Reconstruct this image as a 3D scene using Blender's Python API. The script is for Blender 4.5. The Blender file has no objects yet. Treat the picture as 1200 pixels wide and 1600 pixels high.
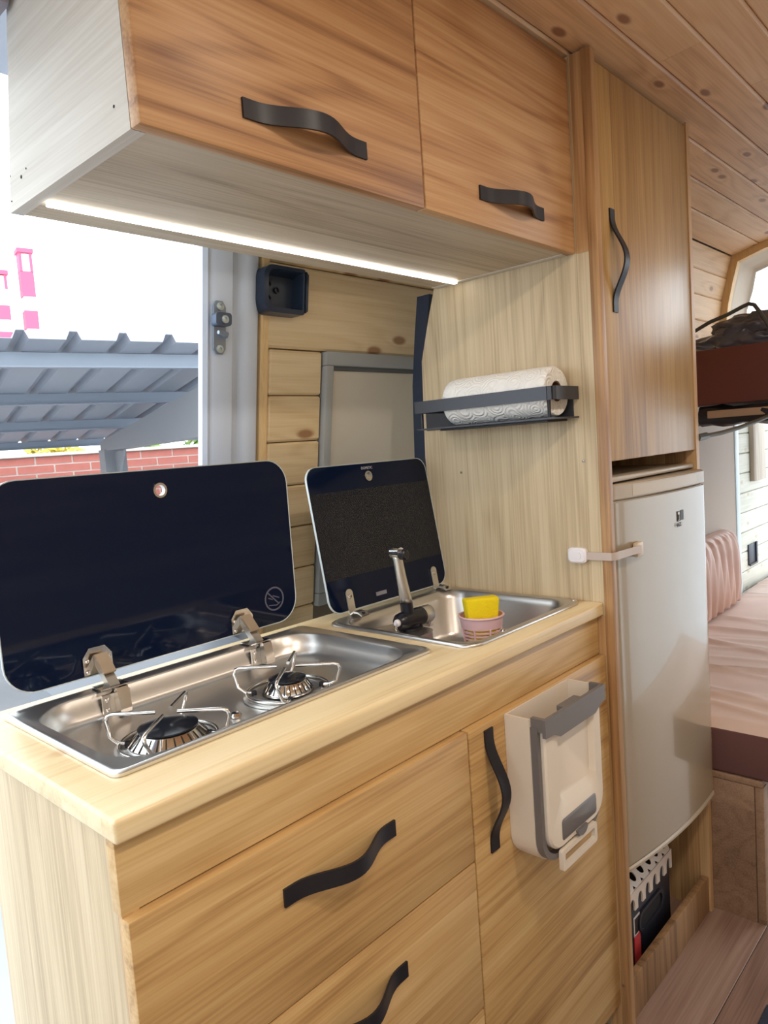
import bpy, bmesh, math, random
from mathutils import Vector, Matrix
random.seed(7)
SC = bpy.context.scene
COL = SC.collection
PI = math.pi

# ------------------------------------------------------------------ camera
cam_d = bpy.data.cameras.new('camera')
cam = bpy.data.objects.new('camera', cam_d)
COL.objects.link(cam)
cam_d.sensor_fit = 'HORIZONTAL'
cam_d.sensor_width = 36.0
cam_d.lens = 36.0 * 1135.3 / 1200.0
cam_d.clip_start = 0.02
cam_d.clip_end = 400
right = Vector((0.6755, -0.7339, -0.0710)).normalized()
fwd = Vector((0.7286, 0.6792, -0.0887)).normalized()
up = right.cross(fwd).normalized()
right = fwd.cross(up).normalized()
m = Matrix((right, up, -fwd)).transposed().to_4x4()
m.translation = Vector((-0.28, -0.62, 1.18))
cam.matrix_world = m
SC.camera = cam

# ------------------------------------------------------------------ world, sun, exposure
world = bpy.data.worlds.new('world')
SC.world = world
world.use_nodes = True
wn = world.node_tree
bg = wn.nodes['Background']
bg.inputs[0].default_value = (0.88, 0.95, 1.0, 1)
bg.inputs[1].default_value = 3.6
SC.cycles.max_bounces = 8
SC.cycles.diffuse_bounces = 4
SC.cycles.glossy_bounces = 4
SC.cycles.transmission_bounces = 4
SC.view_settings.view_transform = 'Standard'
SC.view_settings.look = 'None'
SC.view_settings.exposure = 0.0
SC.view_settings.gamma = 1.0
SC.view_settings.use_curve_mapping = False


# ------------------------------------------------------------------ materials
def rgb(r, g, b):
    f = lambda c: ((c / 255.0) / 12.92 if c / 255.0 <= 0.04045 else (((c / 255.0) + 0.055) / 1.055) ** 2.4)
    return (f(r), f(g), f(b), 1)


MATS = {}


def plain(name, col, rough=0.5, metal=0.0, spec=0.5, coat=0.0, bump=0.0, bscale=200, emit=None, estr=0.0, trans=0.0, vary=0.0, vscale=6.0, alpha=1.0, sss=0.0):
    if name in MATS:
        return MATS[name]
    mt = bpy.data.materials.new(name)
    mt.use_nodes = True
    nt = mt.node_tree
    b = nt.nodes['Principled BSDF']
    b.inputs['Base Color'].default_value = col
    b.inputs['Roughness'].default_value = rough
    b.inputs['Metallic'].default_value = metal
    b.inputs['Specular IOR Level'].default_value = spec
    b.inputs['Coat Weight'].default_value = coat
    b.inputs['Transmission Weight'].default_value = trans
    b.inputs['Alpha'].default_value = alpha
    if sss:
        b.inputs['Subsurface Weight'].default_value = sss
        b.inputs['Subsurface Radius'].default_value = (0.01, 0.008, 0.006)
    if emit:
        b.inputs['Emission Color'].default_value = emit
        b.inputs['Emission Strength'].default_value = estr
    if bump or vary:
        tc = nt.nodes.new('ShaderNodeTexCoord')
    if bump:
        n = nt.nodes.new('ShaderNodeTexNoise')
        n.inputs['Scale'].default_value = bscale
        n.inputs['Detail'].default_value = 3
        nt.links.new(tc.outputs['Object'], n.inputs['Vector'])
        bp = nt.nodes.new('ShaderNodeBump')
        bp.inputs['Strength'].default_value = bump
        bp.inputs['Distance'].default_value = 0.002
        nt.links.new(n.outputs['Fac'], bp.inputs['Height'])
        nt.links.new(bp.outputs['Normal'], b.inputs['Normal'])
    if vary:
        n = nt.nodes.new('ShaderNodeTexNoise')
        n.inputs['Scale'].default_value = vscale
        n.inputs['Detail'].default_value = 5
        nt.links.new(tc.outputs['Object'], n.inputs['Vector'])
        r = nt.nodes.new('ShaderNodeValToRGB')
        d = tuple(c * (1 - vary) for c in col[:3]) + (1,)
        l = tuple(min(1, c * (1 + vary)) for c in col[:3]) + (1,)
        r.color_ramp.elements[0].position = 0.3
        r.color_ramp.elements[0].color = d
        r.color_ramp.elements[1].position = 0.7
        r.color_ramp.elements[1].color = l
        nt.links.new(n.outputs['Fac'], r.inputs['Fac'])
        nt.links.new(r.outputs['Color'], b.inputs['Base Color'])
    MATS[name] = mt
    return mt


def brushed(name, col, rough, axis='x', metal=1.0):
    if name in MATS:
        return MATS[name]
    mt = plain(name, col, rough, metal)
    nt = mt.node_tree
    b = nt.nodes['Principled BSDF']
    tc = nt.nodes.new('ShaderNodeTexCoord')
    mp = nt.nodes.new('ShaderNodeMapping')
    s = {'x': (6, 500, 500), 'y': (500, 6, 500), 'z': (500, 500, 6)}[axis]
    mp.inputs['Scale'].default_value = s
    n = nt.nodes.new('ShaderNodeTexNoise')
    n.inputs['Scale'].default_value = 1
    n.inputs['Detail'].default_value = 2
    nt.links.new(tc.outputs['Object'], mp.inputs['Vector'])
    nt.links.new(mp.outputs['Vector'], n.inputs['Vector'])
    mr = nt.nodes.new('ShaderNodeMapRange')
    mr.inputs['To Min'].default_value = rough * 0.95
    mr.inputs['To Max'].default_value = rough * 1.05
    nt.links.new(n.outputs['Fac'], mr.inputs['Value'])
    nt.links.new(mr.outputs['Result'], b.inputs['Roughness'])
    return mt


def wood(name, dark, mid, light, grain='x', strip='z', width=0.12, knots=0.0, rough=0.42, contrast=1.0, fine=1.0, coat=0.0, knotcol=(120, 78, 45), stripamt=1.0, ring=1.0, spec=0.5):
    if name in MATS:
        return MATS[name]
    mt = bpy.data.materials.new(name)
    mt.use_nodes = True
    nt = mt.node_tree
    N = nt.nodes
    L = nt.links
    b = N['Principled BSDF']
    b.inputs['Roughness'].default_value = rough
    b.inputs['Coat Weight'].default_value = coat
    b.inputs['Coat Roughness'].default_value = 0.25
    b.inputs['Specular IOR Level'].default_value = spec

    def math_(op, a, c=None):
        n = N.new('ShaderNodeMath')
        n.operation = op
        for i, v in enumerate((a, c)):
            if v is None:
                continue
            if isinstance(v, (int, float)):
                n.inputs[i].default_value = v
            else:
                L.new(v, n.inputs[i])
        return n.outputs[0]

    tc = N.new('ShaderNodeTexCoord')
    oi = N.new('ShaderNodeObjectInfo')
    sp = N.new('ShaderNodeSeparateXYZ')
    L.new(tc.outputs['Object'], sp.inputs[0])
    ax = {'x': sp.outputs[0], 'y': sp.outputs[1], 'z': sp.outputs[2]}
    G = ax[grain]
    S = ax[strip]
    O = ax[[a for a in 'xyz' if a not in (grain, strip)][0]]
    rnd = oi.outputs['Random']
    sidx = math_('FLOOR', math_('ADD', math_('DIVIDE', S, width), math_('MULTIPLY', rnd, 13.7)))
    w1 = N.new('ShaderNodeTexWhiteNoise')
    w1.noise_dimensions = '1D'
    L.new(math_('ADD', math_('MULTIPLY', sidx, 1.371), math_('MULTIPLY', rnd, 57.3)), w1.inputs['W'])
    v = w1.outputs['Value']

    def vec(sg, ss, so):
        c = N.new('ShaderNodeCombineXYZ')
        L.new(math_('MULTIPLY', math_('ADD', G, math_('MULTIPLY', v, 9.3)), sg), c.inputs[0])
        L.new(math_('MULTIPLY', math_('ADD', S, math_('MULTIPLY', rnd, 3.1)), ss), c.inputs[1])
        L.new(math_('MULTIPLY', O, so), c.inputs[2])
        return c.outputs[0]

    def noise(vc, detail, dist=0.0):
        n = N.new('ShaderNodeTexNoise')
        n.inputs['Scale'].default_value = 1
        n.inputs['Detail'].default_value = detail
        n.inputs['Distortion'].default_value = dist
        L.new(vc, n.inputs['Vector'])
        return n.outputs['Fac']

    n1 = noise(vec(1.1, 10, 10), 1.0, 0.2)
    kd = None
    if knots:
        vo = N.new('ShaderNodeTexVoronoi')
        vo.inputs['Scale'].default_value = 1
        vo.voronoi_dimensions = '2D'
        L.new(vec(5.5 * knots, 13 * knots, 3), vo.inputs['Vector'])
        kd = vo.outputs['Distance']
        kb = math_('MULTIPLY', math_('POWER', 2.718, math_('MULTIPLY', kd, -8.0)), 0.3)
        n1 = math_('ADD', n1, kb)
    rings = math_('ADD', math_('MULTIPLY', math_('SINE', math_('MULTIPLY', n1, 46.0 * ring)), 0.5), 0.5)
    rings = math_('POWER', rings, 1.6)
    n2 = noise(vec(5, 260, 260), 2)
    n3 = noise(vec(0.8, 26, 26), 4, 0.6)
    val = math_('ADD', 0.52, math_('MULTIPLY', math_('SUBTRACT', 0.45, rings), 0.30 * contrast))
    val = math_('ADD', val, math_('MULTIPLY', math_('SUBTRACT', n2, 0.5), 0.75 * fine))
    val = math_('ADD', val, math_('MULTIPLY', math_('SUBTRACT', n3, 0.5), 0.95 * contrast))
    val = math_('ADD', val, math_('MULTIPLY', math_('SUBTRACT', v, 0.5), 0.55 * stripamt))
    cr = N.new('ShaderNodeValToRGB')
    e = cr.color_ramp.elements
    e[0].position = 0.08
    e[0].color = rgb(*dark)
    e[1].position = 0.95
    e[1].color = rgb(*light)
    k = e.new(0.5)
    k.color = rgb(*mid)
    L.new(val, cr.inputs['Fac'])
    out = cr.outputs['Color']
    if knots:
        mr = N.new('ShaderNodeMapRange')
        mr.interpolation_type = 'SMOOTHSTEP'
        mr.inputs['From Min'].default_value = 0.10
        mr.inputs['From Max'].default_value = 0.045
        L.new(kd, mr.inputs['Value'])
        mx = N.new('ShaderNodeMix')
        mx.data_type = 'RGBA'
        L.new(math_('MULTIPLY', mr.outputs['Result'], 0.85), mx.inputs['Factor'])
        L.new(out, mx.inputs['A'])
        mx.inputs['B'].default_value = rgb(*knotcol)
        out = mx.outputs['Result']
    L.new(out, b.inputs['Base Color'])
    bp = N.new('ShaderNodeBump')
    bp.inputs['Strength'].default_value = 0.12
    bp.inputs['Distance'].default_value = 0.001
    L.new(n2, bp.inputs['Height'])
    L.new(bp.outputs['Normal'], b.inputs['Normal'])
    MATS[name] = mt
    return mt


# paulownia / pine boards in the tones the photo shows
W_DOOR = wood('paulownia_door', (132, 88, 56), (184, 138, 94), (208, 168, 124), 'x', 'z', 0.13, rough=0.45, contrast=0.85, stripamt=0.7)
W_DRAW = wood('paulownia_drawer', (148, 110, 66), (194, 156, 102), (214, 182, 130), 'x', 'z', 0.11, rough=0.45, contrast=0.7, stripamt=0.7)
W_TALL = wood('paulownia_tall', (136, 98, 56), (176, 138, 84), (198, 164, 108), 'z', 'x', 0.11, rough=0.36, coat=0.1, contrast=0.6, stripamt=0.5)
W_SIDE = wood('paulownia_side', (166, 144, 112), (204, 184, 150), (222, 206, 176), 'z', 'y', 0.09, rough=0.5, contrast=0.5, stripamt=0.5)
W_SIDEX = wood('paulownia_bottom', (150, 132, 110), (190, 174, 150), (212, 198, 176), 'x', 'y', 0.10, rough=0.5, contrast=0.55, stripamt=0.7)
W_SIDEY = wood('paulownia_end', (176, 168, 156), (204, 197, 186), (220, 215, 206), 'y', 'z', 0.10, rough=0.55, contrast=0.5, stripamt=0.4, ring=0.7)
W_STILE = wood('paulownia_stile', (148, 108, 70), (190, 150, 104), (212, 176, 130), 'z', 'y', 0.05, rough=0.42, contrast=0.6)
W_TOP = wood('pine_worktop', (206, 176, 126), (232, 210, 166), (242, 226, 190), 'x', 'y', 0.085, knots=0.3, rough=0.35, contrast=0.45, fine=0.6, stripamt=0.4, coat=0.15, knotcol=(190, 146, 92))
W_PINEX = wood('pine_plank', (196, 164, 118), (222, 198, 156), (236, 216, 180), 'x', 'z', 0.5, knots=0.6, rough=0.5, contrast=0.6, fine=0.7, stripamt=0.5, knotcol=(146, 96, 58))
W_PINER = wood('pine_rear', (186, 144, 98), (220, 182, 134), (234, 202, 160), 'x', 'z', 0.5, knots=0.7, rough=0.5, contrast=0.6, fine=0.7, stripamt=0.5, knotcol=(140, 90, 54))
W_CEIL = wood('pine_ceiling', (186, 142, 102), (222, 182, 138), (236, 204, 164), 'x', 'y', 0.5, knots=0.7, rough=0.5, contrast=0.6, fine=0.8, stripamt=0.6, knotcol=(132, 84, 56))
W_OVERLIT = wood('overlit_plank', (176, 176, 160), (206, 206, 192), (222, 222, 212), 'x', 'z', 0.5, knots=0.8, rough=0.5, contrast=0.4, stripamt=0.5, knotcol=(190, 176, 150))  # paler copy of the rear pine, overexposure put into the wood colour
W_FLOOR = wood('laminate_floor', (104, 80, 68), (140, 112, 98), (162, 136, 122), 'x', 'y', 0.5, rough=0.35, contrast=0.7, stripamt=0.6)
W_BENCH = wood('bench_ply', (116, 88, 68), (148, 118, 94), (168, 138, 114), 'x', 'z', 0.2, rough=0.5, contrast=0.5)  # darkened base, the shadow on the bench front put into the ply colour
W_EDGE = wood('pine_edge', (200, 160, 104), (224, 190, 136), (236, 208, 160), 'z', 'x', 0.2, rough=0.5, contrast=0.4)

M_BLACKMETAL = plain('black_metal', rgb(28, 28, 36), 0.45, 0.1)
M_GREYMETAL = plain('rack_metal', rgb(72, 74, 80), 0.45, 0.5)
M_STEEL = brushed('brushed_steel', (0.74, 0.73, 0.71, 1), 0.33, 'x')
M_CHROME = plain('chrome', (0.78, 0.76, 0.74, 1), 0.12, 1.0)
M_WIRE = plain('wire_steel', (0.72, 0.70, 0.67, 1), 0.2, 1.0)
M_GLASS = plain('black_glass', (0.004, 0.009, 0.030, 1), 0.05, 0.0, 0.22)
M_GLASSEDGE = plain('glass_edge', (0.55, 0.62, 0.64, 1), 0.15, 0.0, 0.6)
M_ENAMEL = plain('burner_enamel', (0.012, 0.014, 0.02, 1), 0.22)
M_BLACKPL = plain('black_plastic', (0.010, 0.011, 0.018, 1), 0.3)
M_NAVY = plain('guide_plastic', (0.016, 0.028, 0.055, 1), 0.35, bump=0.2, bscale=120)
M_WHITEPL = plain('white_plastic', rgb(226, 214, 198), 0.4)
M_PUREPL = plain('lock_plastic', rgb(236, 232, 236), 0.35)
M_GREYPL = plain('grey_plastic', rgb(112, 108, 108), 0.42)
M_FRIDGE = plain('fridge_enamel', rgb(168, 153, 130), 0.22, 0.15, 0.6, coat=0.6)
M_FRIDGETRIM = plain('fridge_trim', rgb(180, 166, 146), 0.3)
M_PAINT = plain('van_paint', rgb(206, 216, 232), 0.4, coat=0.15)
M_PAINTB = plain('blue_sill', rgb(128, 152, 192), 0.45)
M_GREYSILL = plain('grey_sill', rgb(128, 134, 142), 0.5)
M_FRAME = plain('window_frame_grey', rgb(160, 163, 163), 0.5)
M_BLIND = plain('blind_fabric', rgb(212, 206, 192), 0.7, vary=0.03, vscale=3)
M_PAPER = None
M_LED = plain('led_diffuser', (1, 1, 1, 1), 0.5, emit=(1.0, 0.96, 0.88, 1), estr=7.0)
M_PINK = plain('pink_plastic', rgb(236, 196, 200), 0.45, sss=0.1)
M_SPONGE = plain('yellow_sponge', rgb(240, 214, 20), 0.9, bump=0.8, bscale=350)
M_CUSH = plain('dusty_pink_cloth', rgb(220, 196, 186), 0.7, bump=0.15, bscale=500, vary=0.05, vscale=9)
M_SATIN = plain('satin_cloth', rgb(190, 152, 136), 0.42, spec=0.6)
M_CUSHD = plain('brown_cloth', rgb(104, 70, 66), 0.85, bump=0.15, bscale=500)
M_BUNK = plain('bunk_brown', rgb(100, 52, 44), 0.6, vary=0.08)
M_BAG = None
M_SCREW = plain('screw_head', (0.35, 0.32, 0.28, 1), 0.35, 0.9)
M_DARKHOLE = plain('dark_hole', (0.02, 0.014, 0.01, 1), 0.8)


def wavy_paper():
    mt = plain('paper_towel', rgb(238, 236, 232), 0.9)
    nt = mt.node_tree
    b = nt.nodes['Principled BSDF']
    tc = nt.nodes.new('ShaderNodeTexCoord')
    vo = nt.nodes.new('ShaderNodeTexVoronoi')
    vo.inputs['Scale'].default_value = 32
    nt.links.new(tc.outputs['Object'], vo.inputs['Vector'])
    mu = nt.nodes.new('ShaderNodeMath')
    mu.operation = 'MULTIPLY'
    mu.inputs[1].default_value = 34
    nt.links.new(vo.outputs['Distance'], mu.inputs[0])
    si = nt.nodes.new('ShaderNodeMath')
    si.operation = 'SINE'
    nt.links.new(mu.outputs[0], si.inputs[0])
    bp = nt.nodes.new('ShaderNodeBump')
    bp.inputs['Strength'].default_value = 0.5
    bp.inputs['Distance'].default_value = 0.0015
    nt.links.new(si.outputs[0], bp.inputs['Height'])
    nt.links.new(bp.outputs['Normal'], b.inputs['Normal'])
    return mt


M_PAPER = wavy_paper()
M_BAG = plain('bag_plastic', rgb(88, 88, 98), 0.22, bump=0.3, bscale=40, vary=0.3, vscale=14)


# ------------------------------------------------------------------ mesh helpers
def box(bm, x0, x1, y0, y1, z0, z1, bev=0.0, seg=2):
    vs = [bm.verts.new((x, y, z)) for x in (x0, x1) for y in (y0, y1) for z in (z0, z1)]
    fs = [(0, 1, 3, 2), (4, 6, 7, 5), (0, 4, 5, 1), (2, 3, 7, 6), (0, 2, 6, 4), (1, 5, 7, 3)]
    faces = [bm.faces.new([vs[i] for i in f]) for f in fs]
    if bev:
        es = list({e for f in faces for e in f.edges})
        bmesh.ops.bevel(bm, geom=es, offset=bev, segments=seg, affect='EDGES', profile=0.5)
    return faces


def tube(bm, pts, r, seg=8, closed=False, caps=True, flat=None):
    pts = [Vector(p) for p in pts]
    n = len(pts)
    rings = []
    prev = None
    for i, p in enumerate(pts):
        if closed:
            t = (pts[(i + 1) % n] - pts[i - 1]).normalized()
        else:
            t = (pts[min(i + 1, n - 1)] - pts[max(i - 1, 0)]).normalized()
        if prev is None:
            a = Vector((0, 0, 1)) if abs(t.z) < 0.9 else Vector((1, 0, 0))
            u = t.cross(a).normalized()
        else:
            u = (prev - t * prev.dot(t)).normalized()
        prev = u
        w = t.cross(u).normalized()
        rr = r[i] if isinstance(r, (list, tuple)) else r
        rings.append([bm.verts.new(p + (u * math.cos(2 * PI * k / seg) + w * math.sin(2 * PI * k / seg)) * rr) for k in range(seg)])
    m_ = n if closed else n - 1
    for i in range(m_):
        a, c = rings[i], rings[(i + 1) % n]
        for k in range(seg):
            bm.faces.new((a[k], a[(k + 1) % seg], c[(k + 1) % seg], c[k]))
    if caps and not closed:
        bm.faces.new(list(reversed(rings[0])))
        bm.faces.new(rings[-1])


def lathe(bm, prof, center, axis='z', seg=24, cap0=True, cap1=True):
    rings = []
    cx, cy, cz = center
    for r, h in prof:
        ring = []
        for k in range(seg):
            a = 2 * PI * k / seg
            c, s = r * math.cos(a), r * math.sin(a)
            if axis == 'z':
                p = (cx + c, cy + s, cz + h)
            elif axis == 'y':
                p = (cx + c, cy + h, cz + s)
            else:
                p = (cx + h, cy + c, cz + s)
            ring.append(bm.verts.new(p))
        rings.append(ring)
    for i in range(len(rings) - 1):
        for k in range(seg):
            bm.faces.new((rings[i][k], rings[i][(k + 1) % seg], rings[i + 1][(k + 1) % seg], rings[i + 1][k]))
    if cap0:
        bm.faces.new(list(reversed(rings[0])))
    if cap1:
        bm.faces.new(rings[-1])


def loft(bm, loops, cap0=True, cap1=True):
    R = [[bm.verts.new(p) for p in lp] for lp in loops]
    n = len(R[0])
    for i in range(len(R) - 1):
        for k in range(n):
            bm.faces.new((R[i][k], R[i][(k + 1) % n], R[i + 1][(k + 1) % n], R[i + 1][k]))
    if cap0:
        bm.faces.new(list(reversed(R[0])))
    if cap1:
        bm.faces.new(R[-1])


def rr(a0, a1, b0, b1, r, n=6):
    """rounded rectangle outline, r a number or four radii (a1b1, a0b1, a0b0, a1b0)"""
    if isinstance(r, (int, float)):
        r = (r,) * 4
    out = []
    for (ca, cb, st), q in zip(((a1, b1, 0), (a0, b1, 90), (a0, b0, 180), (a1, b0, 270)), r):
        sa = -1 if ca == a1 else 1
        sb = -1 if cb == b1 else 1
        for k in range(n + 1):
            t = math.radians(st + 90.0 * k / n)
            out.append((ca + sa * q + q * math.cos(t), cb + sb * q + q * math.sin(t)))
    return out


def prism(bm, outline, plane, c0, c1):
    """outline of 2-D points extruded between c0 and c1 along the missing axis"""
    def P(a, b_, c):
        return {'xy': (a, b_, c), 'xz': (a, c, b_), 'yz': (c, a, b_)}[plane]
    loft(bm, [[P(a, b_, c0) for a, b_ in outline], [P(a, b_, c1) for a, b_ in outline]])


def obj(name, bm, mat, parent=None, smooth=True, angle=35, label=None, cat=None, group=None, kind=None, origin=None):
    bmesh.ops.recalc_face_normals(bm, faces=bm.faces[:])
    me = bpy.data.meshes.new(name)
    if origin is None:
        vs = [v.co for v in bm.verts]
        lo = Vector((min(v.x for v in vs), min(v.y for v in vs), min(v.z for v in vs)))
        hi = Vector((max(v.x for v in vs), max(v.y for v in vs), max(v.z for v in vs)))
        origin = (lo + hi) / 2
        if parent is None:
            origin.z = lo.z
    origin = Vector(origin)
    bmesh.ops.translate(bm, verts=bm.verts[:], vec=-origin)
    bm.to_mesh(me)
    bm.free()
    for q in (mat if isinstance(mat, (list, tuple)) else [mat]):
        me.materials.append(q)
    if smooth:
        me.polygons.foreach_set('use_smooth', [True] * len(me.polygons))
        me.set_sharp_from_angle(angle=math.radians(angle))
    o = bpy.data.objects.new(name, me)
    COL.objects.link(o)
    attach(o, parent, origin)
    tag(o, label, cat, group, kind)
    return o


WPOS = {}


def attach(o, parent, origin):
    origin = Vector(origin)
    WPOS[o.name] = origin
    if parent is not None:
        o.parent = parent
        o.location = origin - WPOS[parent.name]
    else:
        o.location = origin


def tag(o, label=None, cat=None, group=None, kind=None):
    if label:
        o['label'] = label
    if cat:
        o['category'] = cat
    if group:
        o['group'] = group
    if kind:
        o['kind'] = kind
    return o


def thing(name, loc, label=None, cat=None, group=None, kind=None, parent=None):
    o = bpy.data.objects.new(name, None)
    COL.objects.link(o)
    o.empty_display_size = 0.05
    attach(o, parent, loc)
    return tag(o, label, cat, group, kind)


def B(*args, **kw):
    bm = bmesh.new()
    box(bm, *args, **kw)
    return bm


def bolt(parent, name, p, r, axis='y', h=0.003, mat=None):
    bm = bmesh.new()
    lathe(bm, [(r, 0), (r, h * 0.5), (r * 0.6, h), (r * 0.15, h * 0.8)], p, axis, 12)
    return obj(name, bm, mat or M_SCREW, parent)


def text_obj(name, body, size, place, mat, parent, depth=0.0004):
    cu = bpy.data.curves.new('lettering', 'FONT')
    cu.body = body
    cu.size = size
    cu.align_x = 'CENTER'
    cu.align_y = 'CENTER'
    cu.extrude = depth
    cu.resolution_u = 3
    t = bpy.data.objects.new('lettering_source', cu)
    COL.objects.link(t)
    bpy.context.view_layer.update()
    ev = t.evaluated_get(bpy.context.evaluated_depsgraph_get())
    me = ev.to_mesh()
    bm = bmesh.new()
    bm.from_mesh(me)
    ev.to_mesh_clear()
    bpy.data.objects.remove(t)
    bpy.data.curves.remove(cu)
    for v_ in bm.verts:
        v_.co = Vector(place(v_.co.x, v_.co.y, v_.co.z))
    return obj(name, bm, mat, parent, smooth=False)


LEAN = 0.167


def lean(bm):
    for v_ in bm.verts:
        v_.co.y -= LEAN * (v_.co.z - 1.2)
    return bm


# ------------------------------------------------------------------ van shell
# floor of laminate boards
fl = obj('floor', B(-1.25, 3.75, -1.25, 0.41, -0.03, -0.006), plain('underfloor', rgb(70, 58, 50), 0.8), kind='structure')
y = -1.25
i = 0
while y < 0.40:
    xs = [-1.25, -0.4 + 0.37 * (i % 3), 0.9 + 0.31 * ((i * 2) % 3), 2.2 + 0.2 * (i % 2), 3.75]
    for a, c in zip(xs[:-1], xs[1:]):
        obj('plank', B(a + 0.0008, c - 0.0008, y + 0.0008, min(y + 0.1592, 0.41), -0.006, 0.0, bev=0.0006, seg=1), W_FLOOR, fl)
    y += 0.16
    i += 1

# ceiling of tongue and groove boards on a shallow arch
half = [(0.284, 1.800), (0.190, 1.825), (0.105, 1.840), (0.020, 1.849), (-0.065, 1.856), (-0.150, 1.862), (-0.235, 1.867), (-0.320, 1.871), (-0.405, 1.873), (-0.49, 1.8735)]
prof = half + [(-0.96 - a + (-0.02), b_) for a, b_ in reversed(half[:-1])]
bm = bmesh.new()
loft(bm, [[(xx, a, b_ + 0.012) for a, b_ in prof] + [(xx, a, b_ + 0.03) for a, b_ in reversed(prof)] for xx in (-1.25, 2.70)])
ce = obj('ceiling', bm, W_CEIL, kind='structure')
for i in range(len(prof) - 1):
    (ya, za), (yb, zb) = prof[i], prof[i + 1]
    cuts = [-1.25, -0.1 + 0.43 * ((i * 2) % 3), 1.15 + 0.37 * (i % 4) * 0.7, 2.70]
    for a, c in zip(cuts[:-1], cuts[1:]):
        bm = bmesh.new()
        d = Vector((0, yb - ya, zb - za)).normalized()
        nrm = Vector((0, -d.z, d.y))
        if nrm.z > 0:
            nrm = -nrm
        p0 = Vector((0, ya, za)) + d * 0.0006
        p1 = Vector((0, yb, zb)) - d * 0.0006
        bev = 0.0042
        sec = [p0 - nrm * 0.012, p0 - nrm * (-0.0) - nrm * 0.0045, p0 + d * bev, p1 - d * bev, p1 - nrm * 0.0045, p1 - nrm * 0.012]
        loft(bm, [[(xx, s_.y, s_.z) for s_ in sec] for xx in (a + 0.0004, c - 0.0004)])
        obj('plank', bm, W_CEIL, ce, smooth=False)

# kitchen side wall: leaning body side with pine boards, right of the door opening
wl = obj('wall_left', lean(B(0.66, 1.44, 0.585, 0.60, 0.0, 1.84)), plain('wall_backing', rgb(120, 110, 96), 0.8), kind='structure')
edges = [0.655, 0.747, 0.838, 0.928, 1.022, 1.113, 1.205, 1.300, 1.391]
for a, c in zip(edges[:-1], edges[1:]):
    obj('plank', lean(B(0.653, 0.797, 0.56, 0.583, a + 0.001, c - 0.001, bev=0.0045, seg=1)), W_PINEX, wl, smooth=False)
obj('plank', lean(B(0.644, 1.43, 0.56, 0.583, 1.393, 1.553, bev=0.0045, seg=1)), W_PINEX, wl, smooth=False)
obj('plank', lean(B(0.644, 1.43, 0.56, 0.583, 1.555, 1.70, bev=0.0045, seg=1)), W_PINEX, wl, smooth=False)
obj('edge_board', lean(B(0.632, 0.652, 0.559, 0.585, 0.0, 1.72, bev=0.003, seg=1)), W_EDGE, wl)

# framed window with drawn blind in that wall
wi = thing('window_1', (0.97, 0.56, 1.1), kind='structure')
bm = bmesh.new()
box(bm, 0.799, 1.16, 0.548, 0.575, 1.362, 1.391, bev=0.003)
box(bm, 0.799, 0.821, 0.548, 0.575, 0.86, 1.362, bev=0.003)
box(bm, 1.138, 1.16, 0.548, 0.575, 0.86, 1.362, bev=0.003)
box(bm, 0.799, 1.16, 0.548, 0.575, 0.83, 0.86, bev=0.003)
obj('frame', lean(bm), M_FRAME, wi)
obj('gasket', lean(B(0.8215, 1.1375, 0.556, 0.562, 1.353, 1.3615)), plain('dark_gasket', rgb(84, 88, 90), 0.6), wi)
obj('blind', lean(B(0.8215, 1.1375, 0.560, 0.566, 0.8605, 1.3525)), M_BLIND, wi)

# white door pillar with pressed folds
outl = [(0.497, 0.572), (0.497, 0.558), (0.505, 0.553), (0.512, 0.556), (0.518, 0.551), (0.556, 0.549), (0.562, 0.556), (0.572, 0.566), (0.580, 0.566), (0.588, 0.556), (0.596, 0.552), (0.612, 0.552), (0.622, 0.558), (0.631, 0.572), (0.631, 0.60)]
bm = bmesh.new()
loft(bm, [[(a, b_, zz) for a, b_ in outl] for zz in (0.0, 0.9, 1.2, 1.5, 1.72)])
obj('trim_1', lean(bm), M_PAINT, kind='structure', angle=50)

# header over the door opening, closes the space up to the roof
bm = bmesh.new()
box(bm, -1.25, 0.106, 0.262, 0.42, 1.712, 1.80, bev=0.01)
obj('trim_2', bm, plain('header_grey', rgb(150, 146, 160), 0.5), kind='structure')
obj('trim_3', B(0.13, 1.43, 0.30, 0.62, 1.815, 1.86), M_PAINT, kind='structure')
# door sill: grey step moulding and blue painted sill outside the hob
bm = bmesh.new()
loft(bm, [[(xx, 0.42, 0.0), (xx, 0.42, 0.80), (xx, 0.44, 0.84), (xx, 0.50, 0.85), (xx, 0.56, 0.84), (xx, 0.58, 0.80), (xx, 0.58, 0.0)] for xx in (0.145, 0.49)])
obj('trim_4', bm, M_GREYSILL, kind='structure')

# unseen front bulkhead added to cut daylight, cab opening left between
wf = obj('added_front_wall', B(-1.29, -1.255, -1.25, 0.30, 0.0, 0.85), plain('light_block_low', rgb(92, 90, 92), 0.85), kind='structure')
obj('trim_11', B(-1.29, -1.255, -1.25, 0.30, 1.62, 1.86), plain('light_block_top', rgb(170, 166, 160), 0.8), kind='structure')
# opposite wall of the van and wheel of light: pale lined side
wr = obj('wall_right', B(-1.25, 2.3, -1.30, -1.262, 0.0, 1.82), plain('wall_lining', rgb(150, 146, 140), 0.8), kind='structure')
zz = 0.0
i = 0
while zz < 1.79:
    obj('plank', B(-1.25, 2.3, -1.262, -1.247, zz + 0.001, min(zz + 0.0905, 1.79), bev=0.004, seg=1), W_SIDEX, wr, smooth=False)
    zz += 0.0915

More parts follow.
